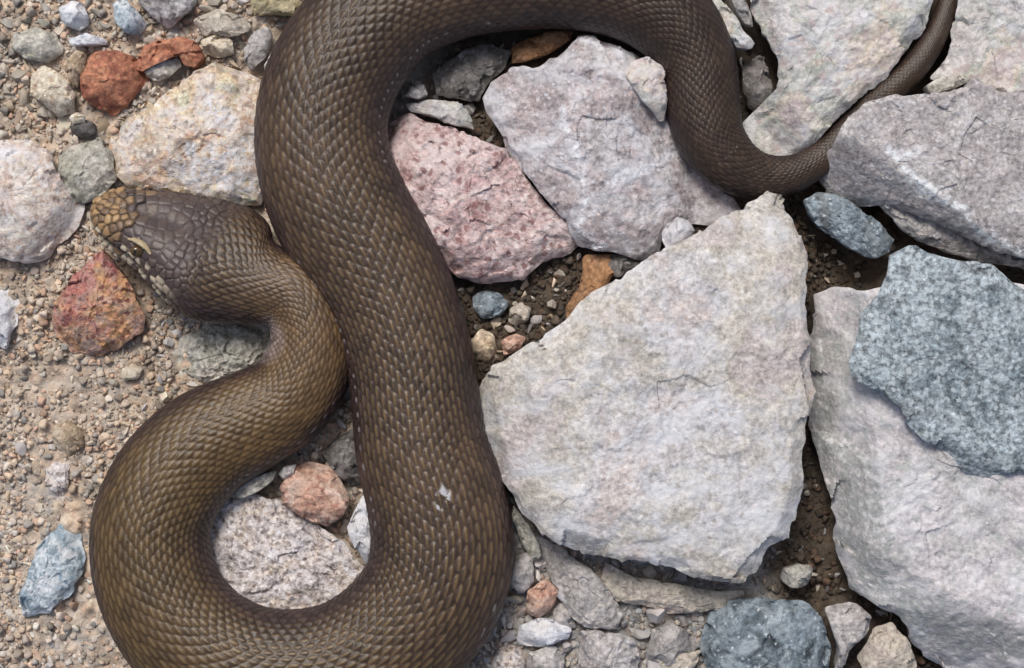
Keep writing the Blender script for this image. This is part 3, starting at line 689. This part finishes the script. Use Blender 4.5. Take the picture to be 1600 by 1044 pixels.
ICO3 = ico(3); ICO1 = ico(1); ICO2 = ico(2)
rs = np.random.RandomState(5)
def free(px, py, pad):
    """clear of the snake and of every laid stone"""
    ok = snake_clear(px, py) > pad * .6
    for (bx, by, cx, cy, rm, top) in OUT:
        near = ok & (np.hypot(px - cx, py - cy) < rm + 40)
        if near.any():
            k = np.where(near)[0]
            ins = inside(px[k], py[k], bx, by)
            ok[k[ins]] = False
            k = k[~ins]
            if len(k):
                dd = pdist(px[k], py[k], bx, by)
                ok[k[dd < pad[k] * .55]] = False
    return ok

protos = {}
def pebble_mesh(mat, i):
    key = (mat, i)
    if key not in protos:
        r2 = np.random.RandomState(900 + i)
        v = chipped(ICO2[0], r2, 14, .08)
        me = mk_mesh('pebble', v * S, None, ICO2[1])
        me.set_sharp_from_angle(angle=R(32))
        me.materials.append(M[mat]); protos[key] = me
    return protos[key]

placed = []   # (x, y, r)
def scatter(zone, n, rmin, rmax, mats, label, group):
    (u0, v0, u1, v1) = zone
    k = n * 40
    u = rs.uniform(u0, u1, k); v = rs.uniform(v0, v1, k); rr_ = rmin + (rmax - rmin) * rs.rand(k) ** 1.8
    X_, Y_ = toloc(u, v, 4)
    ok = free(X_, Y_, rr_)
    cnt = 0
    for px, py, r in zip(X_[ok], Y_[ok], rr_[ok]):
        if cnt >= n: break
        if any((px - q[0]) ** 2 + (py - q[1]) ** 2 < (.74 * (r + q[2])) ** 2 for q in placed): continue
        placed.append((px, py, r)); cnt += 1
        mt = mats[rs.randint(len(mats))]
        o = bpy.data.objects.new('pebble', pebble_mesh(mt[0], rs.randint(8)))
        scene.collection.objects.link(o)
        o.location = (px * S, py * S, (float(ground_z(px, py)) - r * .30) * S)
        o.rotation_euler = (rs.uniform(-.3, .3), rs.uniform(-.3, .3), rs.uniform(0, 6.28))
        o.scale = (r, r * rs.uniform(.85, 1.1), r * rs.uniform(.8, 1.15))
        tag(o, label % mt[1], 'pebble', group % mt[1])

scatter((0, -20, 170, 235), 22, 11, 23, [('tan', 'tan'), ('cream', 'cream'), ('greengrey', 'greenish grey'), ('slab', 'beige')], 'chunky angular %s stone packed in the gravel left of the rust red stones', 'chunky %s stones left of the rust red stones')
scatter((225, -20, 470, 112), 14, 11, 23, [('tan', 'tan'), ('slab', 'beige'), ('greyst', 'grey')], 'chunky angular %s stone packed in the gravel beside the yellowish slab', 'chunky %s stones beside the yellowish slab')
scatter((785, 860, 1110, 1075), 40, 10, 24, [('greyst', 'grey'), ('slab', 'beige'), ('granite', 'pinkish grey'), ('mauve2', 'mauve grey')], 'chunky angular %s chip packed in the gravel below the triangular slab', 'chunky %s chips below the triangular slab')
scatter((-60, -30, 430, 240), 46, 7, 21, [('tan', 'tan'), ('cream', 'cream'), ('greengrey', 'greenish grey'), ('tan', 'tan'), ('slab', 'beige')], 'loose %s pebble in the gravel around the rust red stones', '%s pebbles around the rust red stones')
scatter((-60, 400, 330, 700), 26, 6, 13, [('tan', 'tan'), ('cream', 'cream'), ('greyst', 'grey')], 'small %s pebble on the sand around the red and orange stone', '%s pebbles around the red and orange stone')
scatter((-60, 700, 230, 1090), 24, 6, 13, [('tan', 'tan'), ('cream', 'cream'), ('greyst', 'grey')], 'small %s pebble on the sand around the powdery blue stone', '%s pebbles around the powdery blue stone')
scatter((250, 490, 440, 610), 18, 5, 11, [('greyst', 'grey'), ('greengrey', 'greenish grey')], 'small %s pebble in the notch under the snake neck', '%s pebbles under the snake neck')
scatter((715, 400, 960, 600), 30, 5.5, 14, [('slab', 'beige'), ('tan', 'tan'), ('greyst', 'grey'), ('darkst', 'dark')], 'small %s pebble in the hollow between pink rock and triangular slab', '%s pebbles in the hollow by the pink rock')
scatter((760, 780, 1130, 1090), 36, 6, 13, [('greyst', 'grey'), ('slab', 'beige'), ('granite', 'pinkish grey'), ('greyst', 'grey')], 'loose %s pebble in the gravel below the triangular slab', '%s pebbles below the triangular slab')
scatter((1215, 660, 1350, 960), 22, 5.5, 13, [('slab', 'beige'), ('darkst', 'dark'), ('greyst', 'grey')], 'small %s pebble down in the gap beside the huge pale rock', '%s pebbles in the gap beside the huge pale rock')
scatter((1310, 940, 1490, 1090), 24, 6, 15, [('cream', 'cream'), ('tan', 'tan'), ('greyst', 'grey')], 'small %s pebble under the lower end of the huge pale rock', '%s pebbles under the huge pale rock')
scatter((1265, 360, 1390, 460), 12, 5, 10, [('tan', 'tan'), ('slab', 'beige')], 'small %s pebble in the earth hole below the blue green stone', '%s pebbles in the earth hole')
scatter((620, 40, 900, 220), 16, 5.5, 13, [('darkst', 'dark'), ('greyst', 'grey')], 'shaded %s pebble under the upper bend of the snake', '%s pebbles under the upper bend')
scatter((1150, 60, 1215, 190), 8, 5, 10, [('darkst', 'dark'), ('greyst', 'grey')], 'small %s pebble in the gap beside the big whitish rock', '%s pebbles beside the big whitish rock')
scatter((430, 660, 590, 900), 10, 5, 11, [('greyst', 'grey'), ('darkst', 'dark')], 'small %s pebble inside the snake coil', '%s pebbles inside the snake coil')
print('pebbles', len(placed), time.time() - T0)

# grit: too small and too many to count
N = 116000
gxr = rs.uniform(-950, 950, N); gyr = rs.uniform(-650, 650, N)
gr = 1.8 + 7.0 * rs.rand(N) ** 2.3
xo = rs.uniform(-1350, 1350, 30000); yo = rs.uniform(-1050, 1050, 30000)       # sparser and coarser further out
mo = (np.abs(xo) > 945) | (np.abs(yo) > 645); mo &= rs.rand(30000) < .75
gxr = np.r_[gxr, xo[mo]]; gyr = np.r_[gyr, yo[mo]]; gr = np.r_[gr, 3.2 + 7 * rs.rand(mo.sum()) ** 2.2]; N = len(gxr)
cl = fbm(np.c_[gxr, gyr], 90, 2, 61)
keep = rs.rand(N) < np.clip(.62 + .6 * cl, .15, 1)
gxr, gyr, gr = gxr[keep], gyr[keep], gr[keep]
ok = free(gxr, gyr, gr * .5)
gxr, gyr, gr = gxr[ok], gyr[ok], gr[ok]
ICO0 = ico(0)
PV, PF, PC = [], [], []; nbase = 0
for shape, sel in ((ICO0, (gr < 6.4) | (np.abs(gxr) > 945)), (ICO1, (gr >= 6.4) & (np.abs(gxr) <= 945))):
    x_, y_, r_ = gxr[sel], gyr[sel], gr[sel]; N = len(x_)
    vars_ = np.stack([chipped(shape[0], np.random.RandomState(300 + i), 4, .12) for i in range(10)])
    vid = rs.randint(10, size=N); ang = rs.uniform(0, 6.28, N); zs = rs.uniform(.8, 1.4, N)
    base = vars_[vid]
    ca, sa = np.cos(ang)[:, None], np.sin(ang)[:, None]
    vx = base[:, :, 0] * ca - base[:, :, 1] * sa; vy = base[:, :, 0] * sa + base[:, :, 1] * ca; vz = base[:, :, 2] * zs[:, None]
    gzb = ground_z(x_, y_)
    P3 = np.stack([vx * r_[:, None] + x_[:, None], vy * r_[:, None] + y_[:, None], vz * r_[:, None] + (gzb - r_ * .3)[:, None]], -1)
    nv = shape[0].shape[0]
    PF.append((shape[1][None] + (nbase + np.arange(N) * nv)[:, None, None]).reshape(-1, 3)); nbase += N * nv
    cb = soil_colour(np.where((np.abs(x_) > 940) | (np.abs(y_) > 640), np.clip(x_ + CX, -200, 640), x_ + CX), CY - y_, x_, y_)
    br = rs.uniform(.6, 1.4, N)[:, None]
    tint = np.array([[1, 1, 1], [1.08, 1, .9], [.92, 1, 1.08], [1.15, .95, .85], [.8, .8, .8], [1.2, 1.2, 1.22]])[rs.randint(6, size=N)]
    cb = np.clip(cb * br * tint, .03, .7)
    PV.append(P3.reshape(-1, 3)); PC.append(np.repeat(cb, nv, 0))
    print('grit', N)
me = mk_mesh('grit', np.vstack(PV) * S, None, np.vstack(PF), smooth=False)
add_col(me, 'Col', np.vstack(PC))
o = link('grit', me, M['grain']); o['kind'] = 'stuff'; o['label'] = 'fine sand grains and grit scattered over the ground'; o['category'] = 'grit'
print('grit', time.time() - T0)

# ------------------------------------------------------------------ the snake
HEADL = 235.0
s_list = [0.0]
while s_list[-1] < LEN - .5:
    s = s_list[-1]
    s_list.append(min(s + (1.4 if s < 420 else (2.1 if s < 2600 else 1.5)), LEN))
ss = np.array(s_list); A = along(ss)
# smooth the frame a touch
tan_ = np.gradient(A[:, :3], ss, axis=0)
for _ in range(6):
    tan_ = np.vstack([tan_[:1], .25 * tan_[:-2] + .5 * tan_[1:-1] + .25 * tan_[2:], tan_[-1:]])
tan_ /= np.linalg.norm(tan_, axis=1)[:, None]
side = np.c_[-tan_[:, 1], tan_[:, 0], np.zeros(len(ss))]           # left of travel from head to tail
side /= np.linalg.norm(side, axis=1)[:, None]
upv = np.cross(tan_, side)
upv *= np.sign(upv[:, 2])[:, None]
NA = 230
w = np.linspace(0, 1, NA, endpoint=False)
# angles: dense over the back, sparse under the belly
kk = np.linspace(0, 2 * np.pi, 2001)
den = 1 + 1.5 * (0.5 + .5 * np.cos(kk - np.pi / 2)) + .4
cum = np.concatenate([[0], np.cumsum((den[1:] + den[:-1]) / 2)]); cum /= cum[-1]
ph0 = np.interp(w, cum, kk)                                        # 0 = side, pi/2 = back, 3pi/2 = belly
PH, SS = np.meshgrid(ph0, ss)
hw = A[:, 3][:, None]; hh = A[:, 4][:, None]
headw = np.clip((HEADL - SS) / 90, 0, 1)                            # 1 on the head, 0 on the body
c, sn = np.cos(PH), np.sin(PH)
ex = 2 / (2 + 1.1 * headw)
lat = np.sign(c) * np.abs(c) ** ex; ver = np.sign(sn) * np.abs(sn) ** ex
ver = np.where(ver < 0, ver * .86, ver)
# cheeks: the head is wide at the jaw line and narrower over the crown
roll = R(-30) * np.clip((300 - SS) / 120, 0, 1) 
lx = hw * lat * (1 - .13 * headw * np.clip(ver, 0, 1)); lz = hh * ver
# brow shelf and flat crown on the head
crn = np.exp(-((SS - 95) / 60) ** 2) * headw
lz = lz - 5 * crn * np.clip(ver, 0, 1) * np.exp(-(lat / .35) ** 2)
lx, lz = lx * np.cos(roll) - lz * np.sin(roll), lx * np.sin(roll) + lz * np.cos(roll)
POS = A[:, None, :3] + side[:, None, :] * lx[..., None] + upv[:, None, :] * lz[..., None]
# outward normals from the smooth form
du = np.gradient(POS, axis=0); dv = np.roll(POS, -1, 1) - np.roll(POS, 1, 1)
nrm = np.cross(du, dv); nrm /= np.linalg.norm(nrm, axis=2)[..., None] + 1e-9
cen = A[:, None, :3]
flip = np.sign(np.mean(np.sum(nrm * (POS - cen), 2)))
nrm *= flip
# --- keeled scales in alternating rows; fewer rows round the tail
perim = 2 * np.pi * np.sqrt((A[:, 3] ** 2 + A[:, 4] ** 2) / 2)
# equal arc spacing around the section
arcphi = np.concatenate([[0], np.cumsum(np.sqrt((1.0 * np.sin((kk[1:] + kk[:-1]) / 2)) ** 2 + (.74 * np.cos((kk[1:] + kk[:-1]) / 2)) ** 2))]); arcphi /= arcphi[-1]
def lattice(NROW):
    spacing = np.maximum(perim / NROW, 2.2)
    a_s = np.concatenate([[0], np.cumsum(np.diff(ss) / (2.45 * (spacing[1:] + spacing[:-1]) / 2))])
    BB, AA = np.meshgrid(np.interp(ph0, kk, arcphi) * NROW, a_s)
    ab = np.c_[AA.ravel(), BB.ravel()]
    BBw = BB + .14 * noise(ab, 3.0, 77).reshape(BB.shape)
    AAw = AA + .16 * noise(ab, 2.5, 78).reshape(BB.shape) + .35 * noise(ab, 14, 79).reshape(BB.shape)
    best = np.full(BB.shape, 9.0); da_ = np.zeros(BB.shape); db_ = np.zeros(BB.shape); sid = np.zeros(BB.shape); rowi = np.zeros(BB.shape)
    j0 = np.floor(BBw).astype(np.int64)
    for dj in (-1, 0, 1, 2):
        j = j0 + dj; jm = np.mod(j, NROW)
        offs = .5 * np.mod(jm, 2)
        i0 = np.round(AAw - offs).astype(np.int64)
        da = AAw - offs - i0; db = BBw - j
        dist = (np.abs(2 * da) ** 1.25 + np.abs(db) ** 1.25) ** .8
        m = dist < best
        best = np.where(m, dist, best); da_ = np.where(m, da, da_); db_ = np.where(m, db, db_); sid = np.where(m, hash2(i0, jm, 3), sid); rowi = np.where(m, jm, rowi)
    return best, da_, db_, sid, rowi, spacing
NROW = 60
best, da_, db_, sid, rowi, spacing = lattice(NROW)
tailm = (A[:, 3] < 47) & (ss > 1500)
b2, a2, d2_, s2, r2_, sp2 = lattice(40)
best[tailm] = b2[tailm]; da_[tailm] = a2[tailm]; db_[tailm] = d2_[tailm]; sid[tailm] = s2[tailm]; rowi[tailm] = -1
spacing = np.where(tailm, sp2, spacing)
groove = np.clip(1 - best, 0, 1)
keel = np.exp(-(db_ / .24) ** 2) * np.clip(1 - np.abs(da_ * 1.9), 0, 1) ** .5
back = np.clip(.5 + .75 * np.sin(PH), 0, 1)                         # keels strongest on the back
hsc = np.clip(groove * 2.6, 0, 1) ** .6 * .55 + .55 * (da_ + .2) * np.clip(groove * 3, 0, 1) + keel * .55 * back
ampB = np.clip(spacing * .25, .4, 2.6)[:, None] * np.clip((np.sin(PH) + .75) / .4, .15, 1)
# --- small plates and granules on the head (cells on the surface)
hm = ss < 330
hp = POS[hm].reshape(-1, 3); hs = SS[hm].ravel(); hsin = np.sin(PH[hm]).ravel()
r3 = np.random.RandomState(21)
order = r3.permutation(len(hp)); seeds = []; rad = []; seed_s = []; seed_n = []
for i in order[:9000]:
    t = hs[i]
    want = 10.5 if t < 62 else (14.0 if t < 150 and hsin[i] > .45 else 10.5)
    if t > 300 or hsin[i] < -.75: continue
    if seeds:
        d2 = ((np.array(seeds) - hp[i]) ** 2).sum(1)
        if (d2 < (np.minimum(np.array(rad), want) * .92) ** 2).any(): continue
    seeds.append(hp[i]); rad.append(want); seed_s.append(t); seed_n.append(hsin[i])
seeds = np.array(seeds); rad = np.array(rad); seed_s = np.array(seed_s); seed_n = np.array(seed_n)
F1 = np.zeros(len(hp)); F2 = np.zeros(len(hp)); ID = np.zeros(len(hp), int)
for i in range(0, len(hp), 8000):
    D = np.sqrt(((hp[i:i + 8000, None, :] - seeds[None]) ** 2).sum(2))
    k = np.argsort(D, 1)[:, :2]
    F1[i:i + 8000] = D[np.arange(len(k)), k[:, 0]]; F2[i:i + 8000] = D[np.arange(len(k)), k[:, 1]]; ID[i:i + 8000] = k[:, 0]
edgeH = np.clip((F2 - F1) / (.55 * rad[ID]), 0, 1)
cellr = hash2(ID.astype(np.int64), ID.astype(np.int64) * 7 + 1, 5)
bumpH = np.sqrt(np.clip(1 - (1 - np.minimum(edgeH * .9, 1)) ** 2, 0, 1)) * np.where(seed_s[ID] < 66, 5.5, np.where((seed_s[ID] < 150) & (seed_n[ID] > .45), 1.7, 3.4)) * (.75 + .5 * cellr)
wh = np.clip((215 - hs) / 50, 0, 1)
disp = hsc * ampB
dH = disp[hm].ravel() * (1 - wh) + bumpH * wh
# the mouth line: a groove low on each side of the head
ver_h = np.sin(PH[hm]).ravel(); cs_h = np.cos(PH[hm]).ravel()
mline = -.02 + .05 * np.sin(hs / 30)
mgap = np.exp(-((ver_h - mline) / .05) ** 2) * np.clip((205 - hs) / 25, 0, 1) * np.clip((hs - 4) / 8, 0, 1)
dH = dH - 5 * mgap
disp[hm] = dH.reshape(hm.sum(), NA)
POSD = POS + nrm * disp[..., None]
# --- colour
pv = POS.reshape(-1, 3)
sinp = np.sin(PH)
nlong = fbm(pv, 120, 3, 91).reshape(PH.shape); nsm = fbm(pv, 26, 2, 95).reshape(PH.shape)
olive = np.array([.058, .035, .0100]); brown = np.array([.047, .0295, .0190]); flank = np.array([.036, .0235, .023]); keelc = np.array([.175, .120, .055]); dark = np.array([.014, .010, .009]); bellyc = np.array([.26, .22, .17])
fo = np.clip((1500 - SS) / 700, 0, 1) * np.clip((SS - 380) / 200, 0, 1)          # the first coil is more olive
mid_ = (brown * (1 - .8 * fo[..., None]) + olive * .8 * fo[..., None])
warm = (np.clip((SS - 250) / 120, 0, 1) * np.clip((760 - SS) / 200, 0, 1))[..., None]
mid_ = mid_ * (1 - .5 * warm) + np.array([.115, .064, .022]) * .5 * warm
wb = np.clip((sinp - .42 + .10 * nlong) / .36, 0, 1)[..., None]
C = flank * (1 - wb) + mid_ * wb
C = C * (1 + .22 * nlong + .12 * nsm)[..., None] * (.72 + .56 * sid)[..., None]
kw = np.clip(np.exp(-(db_ / .17) ** 2) * np.clip(1 - np.abs(da_ * 1.45), 0, 1) ** .35 * (.20 + .62 * wb[..., 0]) * (.55 + .8 * sid), 0, 1) * np.clip((2750 - SS) / 800, .22, 1) * np.clip((sinp + .1) / .3, 0, 1)
C = C * (1 - kw[..., None]) + keelc * kw[..., None]
gw = np.clip(1 - groove * 5.0, 0, 1) * .58
C = C * (1 - gw[..., None]) + dark * gw[..., None]
C = C * (1 - .30 * np.clip((SS - 2450) / 500, 0, 1))[..., None] * np.array([1.04, 1, .98])
# pale scale tips here and there along the flanks
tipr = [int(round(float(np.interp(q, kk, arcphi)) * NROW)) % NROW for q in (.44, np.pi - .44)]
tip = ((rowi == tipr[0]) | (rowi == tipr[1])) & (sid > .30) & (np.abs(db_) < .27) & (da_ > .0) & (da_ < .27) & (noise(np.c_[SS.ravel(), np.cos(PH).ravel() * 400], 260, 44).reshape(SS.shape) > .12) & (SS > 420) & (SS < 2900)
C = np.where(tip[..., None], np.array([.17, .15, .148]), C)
bw = np.clip((-.35 - sinp) / .2, 0, 1)[..., None]
C = C * (1 - bw) + bellyc * bw
# white fleck over a few scales on the lower strand
wx_, wy_ = toloc(692, 780, 140)
dw = np.hypot(POS[..., 0] - wx_ + 5 * noise(pv, 9, 55).reshape(PH.shape), (POS[..., 1] - wy_) * .75 + 5 * noise(pv, 9, 56).reshape(PH.shape))
ww = (np.clip((13 - dw) / 3, 0, 1) * (sinp > 0) * (groove > .18) * (sid > .25))[..., None]
ww = ww * .85
C = C * (1 - ww) + np.array([.52, .52, .53]) * ww
kx, ky = toloc(424, 530, 40)
dk = np.hypot(POS[..., 0] - kx, (POS[..., 1] - ky) * .8)
kwt = (np.clip((34 - dk) / 14, 0, 1) * (SS > 300) * (SS < 700) * (sinp > -.5) * (.3 + .7 * sid) * np.clip(groove * 3, 0, 1))[..., None]
C = C * (1 - .6 * kwt) + np.array([.36, .30, .285]) * .6 * kwt
# head colours
hc = C[hm].reshape(-1, 3)
crown = np.array([.060, .043, .043]); crown2 = np.array([.095, .068, .056]); snout = np.array([.44, .28, .13]); snout2 = np.array([.20, .12, .06]); lip = np.array([.52, .44, .33])
cc = crown * (1 - cellr[:, None]) + crown2 * cellr[:, None]
cell2 = hash2(ID.astype(np.int64), ID.astype(np.int64) * 3 + 5, 9)
pn = np.clip((66 - seed_s[ID] + 60 * (cell2 - .5)) / 55, 0, 1)[:, None]
cc = cc * (1 - pn) + (snout * cellr[:, None] + snout2 * (1 - cellr[:, None])) * pn
lipw = (np.clip((.30 - ver_h) / .08, 0, 1) * np.clip((190 - hs) / 50, 0, 1) * np.clip((ver_h + .55) / .1, 0, 1))[:, None] * (cellr > .33)[:, None]
cc = cc * (1 - lipw) + lip * lipw
under_ = np.clip((-.55 - ver_h) / .2, 0, 1)[:, None]
cc = cc * (1 - under_) + np.array([.34, .29, .23]) * under_
ge = (np.clip(1 - edgeH * np.where(seed_s[ID] < 66, 1.6, 2.2), 0, 1) * np.where((seed_s[ID] > 66) & (seed_s[ID] < 150) & (seed_n[ID] > .45), .3, .9))[:, None]
cc = cc * (1 - ge) + dark * ge
cc = cc * (1 - .9 * mgap[:, None]) + np.array([.02, .015, .012]) * .9 * mgap[:, None]
hc = hc * (1 - wh[:, None]) + cc * wh[:, None]
C[hm] = hc.reshape(hm.sum(), NA, 3)

rows = len(ss)
Vs = np.vstack([POSD.reshape(-1, 3), POS[0].mean(0)[None] - tan_[0] * 3, POS[-1].mean(0)[None]])
idx = np.arange(rows * NA).reshape(rows, NA)
a = idx[:-1]; b = idx[1:]
quads = np.stack([a, b, np.roll(b, -1, 1), np.roll(a, -1, 1)], -1).reshape(-1, 4)
n0 = rows * NA
tris = np.r_[np.c_[np.full(NA, n0), idx[0], np.roll(idx[0], -1)], np.c_[np.full(NA, n0 + 1), np.roll(idx[-1], -1), idx[-1]]]
if flip < 0:
    quads = quads[:, ::-1]; tris = tris[:, ::-1]

m = NT('scaly_skin'); vec, oi = m.coords()
at = m.n('Attribute', attribute_name='Col')
n3 = m.noise(vec, 5, 3, .7)
col = m.mix(.25, at.outputs['Color'], m.ramp(n3, [(.25, G(.25)), (.75, G(.8))]), 'OVERLAY')
m.l(col, m.b.inputs['Base Color'])
m.b.inputs['Roughness'].default_value = .38
m.b.inputs['Specular IOR Level'].default_value = .42
m.bump(m.noise(vec, 4, 3, .7), .7)
M['skin'] = m.mat

snake = link('snake', None, None, None, (A[200, 0] * S, A[200, 1] * S, 0))
tag(snake, 'brown viper with keeled scales lying coiled over the stones', 'snake')
org = np.array([A[200, 0], A[200, 1], 0])
me = mk_mesh('body', (Vs - org) * S, quads, tris)
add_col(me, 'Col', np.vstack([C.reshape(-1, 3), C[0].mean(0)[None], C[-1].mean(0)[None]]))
link('body', me, M['skin'], snake)

# eyes and brow plates
def surf(s, ph):
    i = np.argmin(np.abs(ss - s)); k = np.argmin(np.abs(ph0 - (ph % (2 * np.pi))))
    return POS[i, k], nrm[i, k], tan_[i]
def ellipsoid(c, axes, radii, sub=ICO3):
    v = sub[0] * np.array(radii)
    return c + v[:, :1] * axes[0] + v[:, 1:2] * axes[1] + v[:, 2:] * axes[2], sub[1]
def simple(name, color, rough, spec=.5):
    m = NT(name); vec, oi = m.coords()
    m.l(m.mix(.3, (*color,), m.ramp(m.noise(vec, 4, 3), [(.3, G(.3)), (.7, G(.8))]), 'OVERLAY'), m.b.inputs['Base Color'])
    m.b.inputs['Roughness'].default_value = rough; m.b.inputs['Specular IOR Level'].default_value = spec
    return m.mat
M['eye'] = simple('amber_eye', (.075, .045, .014), .12, .6)
M['pupil'] = simple('black_pupil', (.006, .006, .006), .1, .6)
M['brow'] = simple('cream_brow_scale', (.38, .30, .18), .5)
# the side of the head that the roll turns upwards
NEAR = 1 if surf(92, math.pi / 2 - R(80))[0][1] < surf(92, math.pi / 2 + R(80))[0][1] else -1
for sgn in (-1, 1):
    # find which angular side looks down the picture (towards the red stone): handled by symmetry
    ph = math.pi / 2 - sgn * R(69 if sgn == NEAR else 84)
    pe, ne, te = surf(92, ph)
    te = te / np.linalg.norm(te); up = np.cross(ne, te); up /= np.linalg.norm(up)
    if up[2] < 0: up = -up
    e, f = ellipsoid(pe + ne * 1.0, (te, up, ne), (11, 9, 8))
    eye = link('eye', mk_mesh('eye', (e - org) * S, None, f), M['eye'], snake)
    e, f = ellipsoid(pe + ne * 6.6, (te, up, ne), (2.2, 6.5, 3.2), ICO2)
    link('pupil', mk_mesh('pupil', (e - org) * S, None, f), M['pupil'], eye)
    # arched brow plate above the eye
    pts = []
    for q in np.linspace(-1, 1, 15):
        pb, nb, tb = surf(94 + q * 22, math.pi / 2 - sgn * R((47 if sgn == NEAR else 88) + 7 * q * q))
        pts.append(np.r_[pb + nb * (2.5 - 2.0 * q * q), 5.6 * (1 - .75 * q * q) + 1.0, 0])
    pts = np.array(pts); vv = []; nk = 10
    for i, r_ in enumerate(pts):
        tg = pts[min(i + 1, 14), :3] - pts[max(i - 1, 0), :3]; tg /= np.linalg.norm(tg)
        s1 = np.cross(tg, up); s1 /= np.linalg.norm(s1); s2 = np.cross(s1, tg)
        for k in range(nk):
            aa = 6.2832 * k / nk
            vv.append(r_[:3] + s1 * math.cos(aa) * r_[3] + s2 * math.sin(aa) * r_[3] * .6)
    vv = np.array(vv); ix = np.arange(15 * nk).reshape(15, nk)
    qd = np.stack([ix[:-1], ix[1:], np.roll(ix[1:], -1, 1), np.roll(ix[:-1], -1, 1)], -1).reshape(-1, 4)
    tr = [(ix[0, 0], ix[0, k + 1], ix[0, k]) for k in range(1, nk - 1)] + [(ix[-1, 0], ix[-1, k], ix[-1, k + 1]) for k in range(1, nk - 1)]
    link('brow_scale', mk_mesh('brow_scale', (vv - org) * S, qd, tr), M['brow'], snake)
print('snake', len(Vs), time.time() - T0)
